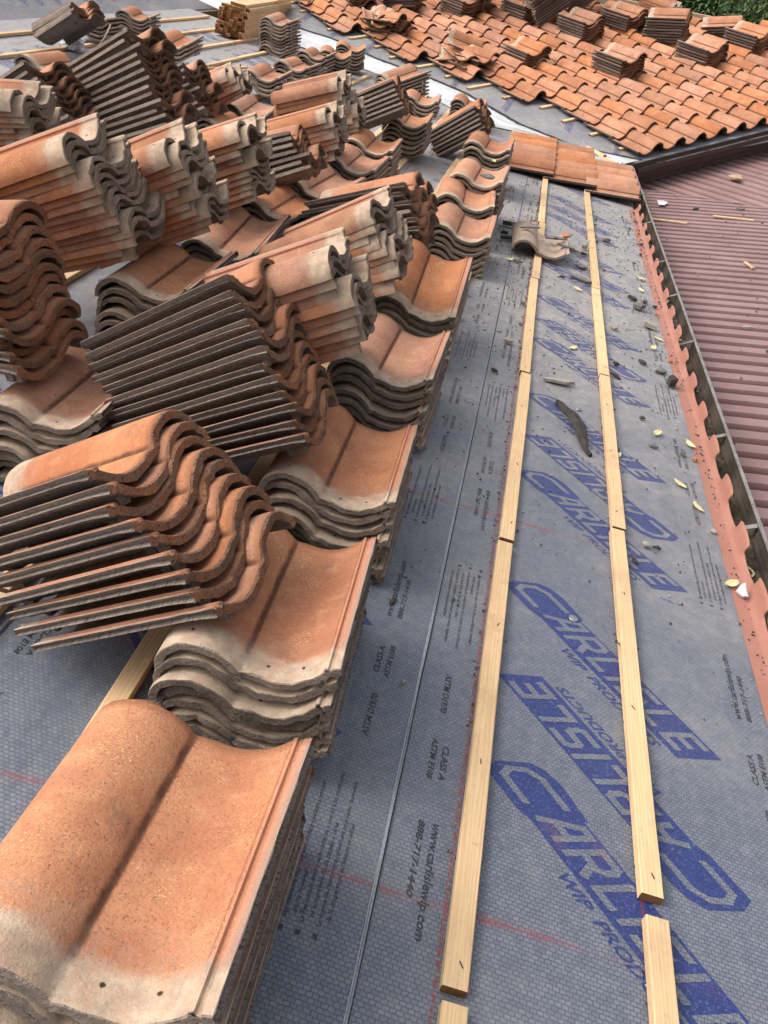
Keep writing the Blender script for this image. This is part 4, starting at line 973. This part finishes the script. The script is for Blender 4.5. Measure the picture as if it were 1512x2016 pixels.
for li, (x, (ds, ya, yb)) in enumerate(lines.items()):
    y = ya; k = 0; rs = random.Random(li)
    y -= rs.uniform(0, 1)
    while y < yb:
        L = min(1.215, yb - y)
        if L > .3 and (li, k) not in HIDB: batten(x + rs.uniform(-.004, .004), y, L - .008, z=.004 + .0022 * max(0, int((.115 - x) / .86) + 1), rz=R(rs.uniform(-.3, .3)), label='%s batten piece of the line %s' % (ordn(k + 1), ds), group='battens nailed across the slope', seed=100 + li * 12 + k)
        y += 1.22; k += 1
batten(-3.02, 7.15, 1.25, z=.030, rz=R(-14), label='loose batten lying diagonally across the batten lines', seed=301)
batten(-2.62, 7.60, .42, z=.030, rz=R(8), label='short batten offcut beside the diagonal loose batten', seed=302)
batten(-.10, 7.95, .85, z=.030, rz=R(-3), label='short batten beside the farthest stack and the laid tiles', seed=303)
batten(.80, 8.75, .30, z=.035, rz=R(35), label='small offcut lying on the white valley metal', seed=304)
batten(.92, 8.55, .22, z=.03, rz=R(55), label='tiny split offcut at the lower end of the valley', seed=305, w_=.02)
for j in range(15):                    # battens of the far slope
    v = -.30 - j * EX; u0 = ub(v) - .20 - .10 * ((j * 7) % 3) / 2
    batten(-u0, v, 4.6 if j < 9 else 3.2, z=.002, rz=R(90), label='%s batten above the far eave, its end showing beside the valley' % ordn(j + 1), group='battens of the far slope', seed=400 + j, frame=RM2, w_=.040)
# bundle of battens
rs = random.Random(5); BF = Matrix.Translation((-3.70, 10.12, .03)) @ Matrix.Rotation(R(4), 4, 'Z')
nb = 0
for r_i in range(10):
    for c_i in range(7):
        if r_i == 9 and c_i in (0, 1, 6): continue
        nb += 1
        mt = BF @ Matrix.Translation((.02 + c_i * .047 + r_i * .006, rs.uniform(-.04, .05), .004 + r_i * .0345))
        o = new_obj('batten', batten_mesh(2.3, .043, .032, 500 + nb), RM @ mt @ Matrix.Rotation(R(rs.uniform(-.3, .3)), 4, 'Z'))
        tag(o, 'batten in the bundle near the top, %s row from the bottom, %s from the left' % (ordn(r_i + 1), ordn(c_i + 1)), 'batten', 'battens stacked in a bundle')
for k, (dx, dy, rz, zz) in enumerate(((.16, 1.6, 2, .360), (.26, 1.4, -6, .362))):
    batten(-3.70 + dx, 10.12 + dy, 2.0, z=.03 + zz, rz=R(rz), label=('loose batten lying on top of the bundle', 'second loose batten reaching out from the bundle top')[k], seed=700 + k)

# ------------------------------------------------------------ shards, leaves, small litter
def shard_mesh(seed, sx, sy, th, curve=.0, mat=None):
    rs = random.Random(seed); n = rs.randint(4, 6); V = []; F = []
    rad = [rs.uniform(.60, 1.12) for _ in range(n)]
    ring = [(math.cos(2 * math.pi * (k + rs.uniform(-.2, .2)) / n) * rad[k] * sx / 2, math.sin(2 * math.pi * k / n) * rad[k] * sy / 2) for k in range(n)]
    zc = lambda x, y: curve * (1 - (2 * x / sx) ** 2)
    for lv, s_ in ((th, .96), (th * .92, 1.0), (0.0, .93)):
        for (x, y) in ring:
            V.append((x * s_, y * s_, lv + zc(x, y) + rs.uniform(-.1, .1) * th))
    V.append((0, 0, th * 1.05 + zc(0, 0))); V.append((0, 0, zc(0, 0) * .9))
    for k in range(n):
        k2 = (k + 1) % n
        F += [(k, k2, 3 * n)[::1], (n + k, n + k2, k2, k), (2 * n + k, 2 * n + k2, n + k2, n + k), (2 * n + k2, 2 * n + k, 3 * n + 1)]
    return mesh('shard', V, F, mat)
def put(name, me, x, y, z, rz=0, rx=0, ry=0, frame=RM, label='', cat='', group=None):
    o = new_obj(name, me, frame @ Matrix.Translation((x, y, z)) @ Matrix.Rotation(rz, 4, 'Z') @ Matrix.Rotation(rx, 4, 'X') @ Matrix.Rotation(ry, 4, 'Y'))
    return tag(o, label, cat, group)
SH = 'shard'
shards = [
 (.185, 4.98, .112, .13, .06, .010, M_SHARD, 20, 'flat grey shard on the barrel of the single tile'), (.300, 4.86, .085, .16, .045, .010, M_SHARDL, -25, 'long pale shard across the middle of the single tile'),
 (.345, 5.00, .085, .13, .07, .014, M_SHARD, 10, 'thick grey shard in the pan of the single tile'), (.385, 4.90, .080, .12, .05, .012, M_SHARD, -10, 'narrow grey shard low in the pan of the single tile'),
 (.400, 5.08, .095, .07, .09, .016, M_SHARDR, 30, 'orange shard standing at the lip of the single tile'), (.335, 4.88, .110, .05, .04, .014, M_SHARDB, 40, 'small black crumb on top of the single tile'),
 (.055, 5.32, .010, .17, .11, .030, M_SHARDB, 10, 'big blackened lump left of the single tile'), (.045, 5.10, .010, .10, .05, .022, M_SHARDB, 35, 'blackened lump nearest the right row stacks'),
 (.075, 5.00, .012, .15, .05, .022, M_SHARDB, 25, 'long blackened sliver left of the single tile'), (.115, 5.22, .035, .15, .04, .014, M_SHARD, -5, 'grey sliver lying over the blackened lumps'),
 (.150, 5.42, .012, .09, .06, .025, M_SHARDB, 0, 'blackened lump at the back of the heap'),
 (.470, 5.20, .004, .16, .06, .020, M_SHARDL, -35, 'long pale shard between the batten lines'), (.550, 5.28, .006, .06, .05, .022, M_SHARD, 20, 'grey lump against the right batten line'),
 (.535, 5.12, .006, .07, .05, .020, M_SHARDB, 60, 'dark lump beside the long pale shard'), (.515, 4.62, .004, .20, .07, .014, M_SHARD, -22, 'large flat grey shard against the right batten line'),
 (.530, 4.86, .004, .11, .07, .012, M_SHARD, -30, 'flat grey shard above the large one'), (.575, 5.42, .006, .05, .06, .02, M_SHARDL, 10, 'pale crumb left of the right batten line'),
 (.700, 5.62, .004, .07, .06, .022, M_SHARD, 0, 'grey lump right of the right batten line, far part'),
 (.865, 4.12, .006, .12, .08, .028, M_SHARDL, -40, 'pale angular shard at the eave edge'), (.835, 4.38, .006, .10, .07, .03, M_SHARD, 20, 'dark grey shard at the eave edge beside the pale one'),
 (.800, 4.50, .006, .08, .05, .02, M_SHARDB, -30, 'blackened shard above the eave shards'), (.790, 3.60, .004, .09, .045, .010, M_SHARDB, -50, 'flat dark shard halfway to the eave edge'),
 (.870, 3.55, .004, .06, .05, .016, M_SHARD, 10, 'grey chip at the eave edge'), (.400, 3.12, .004, .14, .055, .016, M_SHARDL, 15, 'pale wedge shard right of the left batten line'),
 (.140, 3.06, .004, .055, .045, .008, M_SHARDB, 20, 'dark flat chip left of the left batten line'), (-.120, 1.48, .000, .0, .0, 0, None, 0, ''),
 (.680, 3.95, .004, .05, .03, .014, M_SHARDL, 20, 'small pale chip between right battens and eave'), (.745, 3.0, .004, .03, .03, .008, M_SHARDB, 0, 'tiny dark chip near the flat dark shard'),
 (.650, 3.35, .004, .10, .03, .010, M_SHARDB, -30, 'thin dark splinter right of the right batten line'), (.720, 2.10, .004, .035, .025, .008, M_SHARDB, 0, 'small dark pebble on the wide strip below the right battens'),
 (.690, 2.10, .004, .03, .03, .010, M_SHARDL, 0, 'small pale pebble beside the dark pebble'), (.645, 2.0, .004, .06, .02, .006, M_SHARDB, -60, 'short dark splinter touching the right batten line'),
 (.770, 2.78, .004, .055, .03, .008, M_SHARD, -20, 'brown flat chip beside the faded logo end'), (.005, 1.53, .002, .048, .020, .006, M_SHARDB, 65, 'small black chip beside the CLASS A print'),
 (.075, 1.27, .004, .012, .010, .008, M_SHARDL, 0, 'tiny pale crumb beside the lap seam'), (.410, 4.55, .004, .05, .03, .012, M_SHARDB, 0, 'small dark chip below the single tile'),
 (.155, 4.62, .004, .09, .035, .010, M_SHARD, -20, 'brown flat chip below the single tile'), (.175, 3.40, .006, .05, .05, .018, M_SHARDL, 0, 'pale chip left of the left batten line'),
 (-.13, 4.92, .33, .10, .08, .012, M_SHARD, 30, 'grey shard resting on the seventh stack of the right row')]
for k, (x, y, z, sx, sy, th, mt, rz, lb) in enumerate(shards):
    if mt is None: continue
    put('tile_shard', shard_mesh(k + 3, sx * (.8 if mt is M_SHARDB else 1), sy * (.8 if mt is M_SHARDB else 1), th * .75, .004, mt), x, y, z + .001, R(rz), R((k * 37) % 17 - 8), R((k * 23) % 15 - 7), label=lb, cat='shard', group='broken tile shards')
# the long dark piece of bark
mb = MB(); prev = None
for k in range(13):
    f_ = k / 12; x = .40 + .145 * f_ + .018 * math.sin(f_ * 5); y = 2.93 - .36 * f_; wd = .005 + .018 * math.sin(math.pi * min(1, f_ * 1.05)) ** .8; z = .012 + .018 * math.sin(f_ * 3.4) + .004 * math.sin(k * 2.2)
    i = len(mb.V); mb.V += [(x - wd, y - wd * .3, z - .010), (x - wd * .4, y, z + .008), (x + wd * .5, y + wd * .2, z + .004), (x + wd, y + wd * .3, z - .006), (x, y, z - .014)]
    if prev is not None:
        for q in range(5): mb.F.append((prev + q, prev + (q + 1) % 5, i + (q + 1) % 5, i + q)); mb.M.append(0)
    prev = i
o = new_obj('bark_strip', mb.mesh('bark_strip', M_SHARDB), RM); tag(o, 'long dark curled strip of bark leaning on the right batten line', 'bark')
# black lump with a rim at the eave
mb = MB()
me = shard_mesh(99, .060, .075, .035, .008, M_SHARDB); put('charred_lump', me, .905, 3.42, .004, R(20), label='black charred lump sitting on the eave closure edge', cat='lump')
def leaf_mesh(seed, L=.054, W=.026):
    rs = random.Random(seed); V = []; F = []; n = 8
    cv = rs.uniform(.001, .006); cw = rs.uniform(-.003, .005)
    for k in range(n + 1):
        f_ = k / n; wd = W / 2 * math.sin(math.pi * (f_ * .96 + .02)) ** .7; y = (f_ - .5) * L; z = cv * (2 * f_ - 1) ** 2
        j1, j2 = rs.uniform(-.0012, .0012), rs.uniform(-.0012, .0012)
        V += [(-wd + j1, y, z + cw + j2), (0, y, z), (wd + j2, y, z + cw * .7 - j1), (wd + j2, y, z + cw * .7 - j1 - .0004), (0, y, z - .0005), (-wd + j1, y, z + cw + j2 - .0004)]
    for k in range(n):
        for q in range(6): F.append((k * 6 + q, k * 6 + (q + 1) % 6, k * 6 + 6 + (q + 1) % 6, k * 6 + 6 + q))
    return mesh('dry_leaf', V, F, M_LEAF)
leaves = [(.92, 2.88, 40, 'dry cream leaf at the eave, right of the bare strip'), (.795, 2.90, -30, 'dry cream leaf just inside the eave edge'), (.86, 3.82, -20, 'cream leaf at the eave beside the closure, midway'), (.90, 3.98, 60, 'cream leaf lying on the eave closure, midway'), (.47, 3.55, -35, 'cream leaf left of the right batten line'),
          (.11, 4.62, -50, 'cream leaf below the blackened lumps'), (.885, 4.95, 70, 'cream leaf at the eave beside the far shards'), (.845, 2.55, 50, 'half curled cream leaf near the printed website address'), (.935, 2.02, -55, 'curled cream leaf at the lower eave'), (.89, 2.42, 30, 'small cream leaf near the eave print'), (.62, 2.62, -40, 'curled leaf beside the right batten line'),
          (.87, 4.72, 20, 'cream leaf among the eave shards'), (-.14, 5.42, 10, 'pale leaf lying on the eighth stack of right row'), (.50, 4.42, 60, 'yellowish leaf flat between the batten lines')]
for k, (x, y, rz, lb) in enumerate(leaves):
    z = .010 if y != 5.42 else .335
    put('dry_leaf', leaf_mesh(k), x, y, z, R(rz), R(4), R((k * 31) % 20 - 10), label=lb, cat='leaf', group='dry cream leaves')
rs = random.Random(77); gl = sorted(.6 + rs.uniform(0, 1) * 6.7 for _ in range(44))
for k in range(44):                    # leaves in the gutter
    y = gl[k]
    put('dry_leaf', leaf_mesh(40 + k, rs.uniform(.04, .06), rs.uniform(.02, .032)), 1.035 + rs.uniform(-.015, .03), y, -.070 + rs.uniform(0, .03), R(rs.uniform(0, 360)), R(rs.uniform(-40, 40)), R(rs.uniform(-40, 40)),
        label='small dry leaf in the near gutter dirt, %s counting away from the camera' % ordn(k + 1), cat='leaf', group='dry leaves in the gutter')
# dirt and litter in the gutter: one mass
mb = MB(); ny, nx = 700, 8
for i in range(ny + 1):
    y = -1.3 + 9.9 * i / ny
    amt = .5 + .5 * noise.noise(Vector((y * 1.4, 3, 0)))
    for k in range(nx + 1):
        x = .012 + .078 * k / nx
        z = -.104 + .066 * max(0, amt) * (1 - .4 * k / nx) + .020 * noise.noise(Vector((x * 60, y * 45, 1))) + .006 * noise.noise(Vector((x * 200, y * 160, 3)))
        mb.V.append((x, y, max(z, -.1215)))
for i in range(ny):
    for k in range(nx): a = i * (nx + 1) + k; mb.F.append((a, a + 1, a + nx + 2, a + nx + 1)); mb.M.append(0)
o = new_obj('gutter_dirt', mb.mesh('gutter_dirt', M_LITTER), RM @ G1); tag(o, 'dark rotting leaf litter and dirt along the near gutter', 'litter', None, 'stuff')
# plate fasteners
def disc_mesh(r=.0125):
    bm = bmesh.new(); n = 20
    rings = [(r, 0), (r, .0012), (r * .86, .0024), (r * .45, .0012), (r * .30, .0030), (.0001, .0034)]; vs = []
    for (q, z) in rings: vs.append([bm.verts.new((q * math.cos(2 * math.pi * k / n), q * math.sin(2 * math.pi * k / n), z)) for k in range(n)])
    for a, b_ in zip(vs, vs[1:]):
        for k in range(n): bm.faces.new((a[k], a[(k + 1) % n], b_[(k + 1) % n], b_[k]))
    me = bpy.data.meshes.new('fastener'); bm.to_mesh(me); bm.free(); me.materials.append(M_STEEL); me.polygons.foreach_set('use_smooth', [True] * len(me.polygons)); return me
for k, (x, y) in enumerate(((.462, 1.665), (.490, 2.93), (.07, 2.74), (.13, 3.52))):
    put('plate_fastener', disc_mesh(), x, y, .003, label=('round metal plate fastener below the first upright logo', 'round metal plate fastener above the upside-down logo', 'round plate fastener left of the lap seam', 'round plate fastener left of the left battens, far')[k], cat='fastener', group='plate fasteners')
# bent nail in the right batten
mb = MB(); mb.box(-.0012, .0012, -.0012, .0012, 0, .030); mb.box(-.0035, .0035, -.0035, .0035, .029, .031)
put('bent_nail', mb.mesh('bent_nail', M_SHARDB), .583, 1.60, .012, R(0), R(30), R(-45), label='bent black nail sticking from the edge of the right batten', cat='nail')
# crumpled plastic and strap at the top left
bm = bmesh.new(); bmesh.ops.create_icosphere(bm, subdivisions=4, radius=1)
for v in bm.verts:
    n_ = noise.noise(v.co * 1.7) * .35 + noise.noise(v.co * 4.5) * .22
    v.co = Vector((v.co.x * .20, v.co.y * .085, v.co.z * .06)) * (1 + n_)
me = bpy.data.meshes.new('crumpled_plastic'); bm.to_mesh(me); bm.free(); me.materials.append(M_PLAS)
put('crumpled_plastic', me, -3.82, 7.12, .085, R(-38), label='crumpled translucent plastic bottle lying on a batten end', cat='plastic')
mb = MB(); prev = None
for k in range(14):
    f_ = k / 13; x = -3.52 - .12 * f_ * f_; y = 7.22 - .34 * f_; z = .26 - .22 * f_ - .05 * math.sin(f_ * 3)
    i = len(mb.V); mb.V += [(x - .007, y, z), (x + .007, y, z + .003), (x + .007, y, z + .001), (x - .007, y, z - .002)]
    if prev is not None:
        for q in range(4): mb.F.append((prev + q, prev + (q + 1) % 4, i + (q + 1) % 4, i + q)); mb.M.append(0)
    prev = i
o = new_obj('metal_strap', mb.mesh('metal_strap', M_GUT), RM); tag(o, 'thin bent grey metal strap hanging from the uneven grey stack', 'strap')
# items on the metal roof
PF1 = RM @ fr1; PF2 = RM @ fr2
def on_panel(fr, x, y): return fr @ Matrix.Translation((x, y, .004))
junk = [(.95, -.62, .10, .07, M_SHARD, 'dark chip on the metal roof below the corner'), (.55, -.75, .09, .06, M_SHARDB, 'dark double chip on the metal roof near the gutter corner'),
        (1.25, -1.6, .12, .06, M_SHARDB, 'dark flat chip midway down the metal roof'), (.55, -4.6, .07, .03, M_SHARDB, 'small brown chip on the metal roof, near part'), (.62, -5.05, .28, .05, M_SHARDB, 'long dark curled leaf on the metal roof'),
        (.45, -3.9, .08, .035, M_SHARDL, 'pale leaf piece on the metal roof'), (.50, -4.25, .07, .03, M_SHARD, 'grey rectangular chip on the metal roof')]
for k, (x, y, sx, sy, mt, lb) in enumerate(junk): put('roof_litter', shard_mesh(200 + k, sx, sy, .012, .004, mt), x, y, .006, R(k * 40), frame=PF1, label=lb, cat='debris')
for k, (x, y, L, rz, lb) in enumerate(((1.0, -1.05, .34, 80, 'pale wood splinter on the metal roof'), (.40, -1.35, .55, 75, 'long thin splinter beside the gutter on the metal roof'), (1.50, -1.25, .30, 10, 'yellow offcut at the right edge of the metal roof'), (.72, -2.6, .16, 12, 'tiny pale splinter on the ribs'))):
    o = new_obj('wood_splinter', batten_mesh(L, .022 if k != 2 else .04, .008 if k != 2 else .03, 800 + k), PF1 @ Matrix.Translation((x, y, .012)) @ Matrix.Rotation(R(rz), 4, 'Z')); tag(o, lb, 'splinter')
me = shard_mesh(301, .26, .10, .004, .01, M_PLAS); put('paper_scrap', me, .26, -.62, .012, R(80), frame=PF1, label='white scrap of paper at the gutter corner', cat='paper')
me = shard_mesh(302, .20, .16, .02, .02, M_OLDW); put('leaf_clump', me, .34, 1.05, .012, R(10), frame=PF2, label='brown leaf and string clump on the metal roof below the far gutter', cat='debris')
# grit scattered over the bare strip: uncountable
mb = MB(); rs = random.Random(11)
for k in range(3000):
    if rs.random() < .45: x = rs.choice((.232, .584, .968)) + rs.gauss(0, .006); y = rs.uniform(.2, 6.8)
    else: x = rs.uniform(-.02, .96); y = 1.4 + rs.random() ** .8 * 5.4
    if rs.random() > .35 + y * .12: continue
    s_ = rs.uniform(.0009, .0026) * (1 + .10 * y); mt = Matrix.Translation((x, y, .003)) @ Matrix.Rotation(rs.uniform(0, 6), 4, 'Z') @ Matrix.Rotation(rs.uniform(-.5, .5), 4, 'X')
    mb.box(-s_, s_, -s_ * rs.uniform(.4, 1.2), s_ * .7, 0, s_ * .9, rs.choice((0, 0, 0, 1, 2)), mat=mt)
o = new_obj('grit', mb.mesh('grit', [M_SHARDB, M_SHARD, M_SHARDL]), RM); tag(o, 'scattered dark grit and crumbs on the bare underlayment', 'grit', None, 'stuff')
mb = MB(); rs = random.Random(12)
for k in range(500):
    x = rs.uniform(0, 3.5); y = rs.uniform(-7.5, 1.0); s_ = rs.uniform(.003, .009)
    mt = Matrix.Translation((x, y, .002)) @ Matrix.Rotation(rs.uniform(0, 6), 4, 'Z')
    mb.box(-s_, s_, -s_ * .6, s_ * .6, 0, s_ * .8, rs.choice((0, 1, 2)), mat=mt)
o = new_obj('grit', mb.mesh('grit', [M_SHARDB, M_SHARD, M_SHARDL]), PF1); tag(o, 'scattered grit and leaf crumbs on the maroon metal roof', 'grit', None, 'stuff')

# ------------------------------------------------------------ ground and trees beyond
M_GROUND = mat_plain('ground', (.05, .065, .025), (.09, .075, .045), .95, .6, 0, None, .5, .05, 3)
me = mesh('ground', [(-150, -150, -4.2), (150, -150, -4.2), (150, 150, -4.2), (-150, 150, -4.2)], [(0, 1, 2, 3)], M_GROUND)
tag(new_obj('ground', me), 'garden ground far below the roofs', 'ground', None, 'structure')
def mat_leaf(name, a_, b_):
    t = NT(name); at = t.n('ShaderNodeAttribute', _attribute_name='lv').outputs['Fac']
    c = t.mix(at, a_, b_); t.b.inputs['Transmission Weight'].default_value = 0
    return t.out(c, .55)
MLF = [mat_leaf('foliage_a', (.030, .062, .016), (.105, .165, .045)), mat_leaf('foliage_b', (.022, .050, .014), (.075, .130, .035)), mat_leaf('foliage_c', (.040, .070, .020), (.125, .175, .060))]
M_BARK = mat_plain('bark', (.10, .07, .045), (.16, .12, .08), .95, 8, 0, None, .8, .02, 30)
def tree(cx, cy, cz, rad, seed, label, mi, nl=9000):
    rs = random.Random(seed); g = -4.2
    root = new_obj('tree', None, Matrix.Translation((cx, cy, g))); tag(root, label, 'tree', 'trees beyond the roof')
    H_ = cz - g; mb = MB()
    def limb(p, q, r0, r1, seg=5):
        p = Vector(p); q = Vector(q); d = (q - p).normalized(); s1 = d.orthogonal().normalized(); s2 = d.cross(s1); prev = None
        for k in range(seg + 1):
            f_ = k / seg; c = p.lerp(q, f_) + Vector((noise.noise(Vector((seed, f_ * 3, 1))), noise.noise(Vector((seed, f_ * 3, 7))), 0)) * r0 * 1.5 * math.sin(f_ * 3.14); r = r0 + (r1 - r0) * f_
            i = len(mb.V)
            for a in range(7): mb.V.append(tuple(c + (s1 * math.cos(a * .8976) + s2 * math.sin(a * .8976)) * r))
            if prev is not None:
                for a in range(7): mb.F.append((prev + a, prev + (a + 1) % 7, i + (a + 1) % 7, i + a)); mb.M.append(0)
            prev = i
    limb((0, 0, 0), (0, 0, H_ * .95), .22, .09, 8)
    clumps = []
    for k in range(34):
        d = Vector((rs.gauss(0, 1), rs.gauss(0, 1), rs.gauss(0, .8))).normalized(); r = rad * rs.uniform(.35, .95)
        c = Vector((0, 0, H_)) + Vector((d.x * r, d.y * r, d.z * r * .85)); clumps.append((c, rad * rs.uniform(.22, .40), rs.random()))
        if k < 10: limb((0, 0, H_ * rs.uniform(.5, .85)), tuple(c), .06, .015, 4)
    new_obj('trunk', mb.mesh('trunk', M_BARK, True), Matrix.Identity(4), root)
    V = []; F = []; LV = []
    for k in range(nl):
        c, r, tone = clumps[rs.randrange(len(clumps))]
        d = Vector((rs.gauss(0, 1), rs.gauss(0, 1), rs.gauss(0, 1))).normalized(); p = c + d * r * (rs.random() ** .35) * rs.uniform(.75, 1.15)
        s_ = rs.uniform(.036, .075); n_ = (d + Vector((rs.uniform(-1, 1), rs.uniform(-1, 1), rs.uniform(-.2, 1.2)))).normalized(); a = n_.orthogonal().normalized(); a = Matrix.Rotation(rs.uniform(0, 6.28), 3, n_) @ a; b_ = n_.cross(a)
        i = len(V); V += [tuple(p - a * s_), tuple(p + b_ * s_ * .42 + n_ * s_ * .12), tuple(p + a * s_), tuple(p - b_ * s_ * .42 + n_ * s_ * .12)]; F.append((i, i + 1, i + 2, i + 3))
        LV += [min(1, max(0, tone * .7 + rs.uniform(-.2, .4)))] * 4
    me = mesh('crown', V, F, MLF[mi]); at = me.attributes.new('lv', 'FLOAT', 'POINT'); at.data.foreach_set('value', LV)
    new_obj('crown', me, Matrix.Identity(4), root)
def ray_pt(px_, py_, dist):
    d = MC.to_3x3() @ Vector(((px_ - 756) / 1600, -(py_ - 1008) / 1600, -1)).normalized(); return RM @ (Vector((0, 0, 1.3)) + d * dist)
for k, (px_, py_, dist, rad, lb, mi, nl) in enumerate(((1235, 0, 17.5, 1.7, 'bushy green tree left, behind the rake board', 0, 16000), (1330, 70, 15.5, 1.7, 'dense dark tree in the middle behind the rake board', 1, 18000), (1450, 60, 15.0, 1.9, 'leafy tree at the right edge behind the rake board', 0, 20000),
        (1400, -60, 19, 2.6, 'larger tree farther back at the top right', 2, 16000), (1590, 110, 14.0, 1.8, 'low leafy tree right of the frame edge', 2, 14000), (1240, -120, 21, 2.4, 'far tree rising behind the left one', 1, 12000), (1160, -60, 20, 2.2, 'far tree seen above the slanting piles', 0, 9000))):
    p = ray_pt(px_, py_, dist * 1.5); tree(p.x, p.y, p.z, rad * 1.4, 60 + k, lb, mi, nl)

me = shard_mesh(310, .030, .05, .012, .012, M_PLAS); put('cloth_scrap', me, .955, 1.99, .012, R(15), R(25), label='small white torn scrap stuck at the eave edge near the camera', cat='scrap')

rs = random.Random(91)
crumbs = sorted((rs.uniform(1.9, 6.6), rs.choice((.925, .945, .90, .655, .635, .235))) for _ in range(34))
for k, (y, x) in enumerate(crumbs):
    mt = rs.choice((M_SHARDR, M_SHARDL, M_SHARD, M_SHARD, M_SHARDB)); s_ = rs.uniform(.018, .042)
    put('tile_crumb', shard_mesh(600 + k, s_, s_ * rs.uniform(.4, .9), rs.uniform(.005, .012), .001, mt), x + rs.uniform(-.03, .02), y, .005, rs.uniform(0, 6), rs.uniform(-.3, .3), rs.uniform(-.3, .3),
        label='small broken crumb of tile on the bare strip, %s counting away from the camera' % ordn(k + 1), cat='crumb', group='small tile crumbs')
for k in range(30):
    y = .9 + 6.6 * k / 30 + rs.uniform(-.1, .1)
    s_ = rs.uniform(.03, .065)
    put('litter_clump', shard_mesh(700 + k, s_, s_ * .8, rs.uniform(.015, .03), .006, rs.choice((M_LITTER, M_SHARDB, M_LITTER, M_SHARD))), 1.035 + rs.uniform(-.015, .02), y, -.062 + rs.uniform(-.01, .015), rs.uniform(0, 6), rs.uniform(-.5, .5), rs.uniform(-.5, .5),
        label='dark clump of rotting litter in the near gutter, %s counting away from the camera' % ordn(k + 1), cat='litter', group='clumps of litter in the gutter')
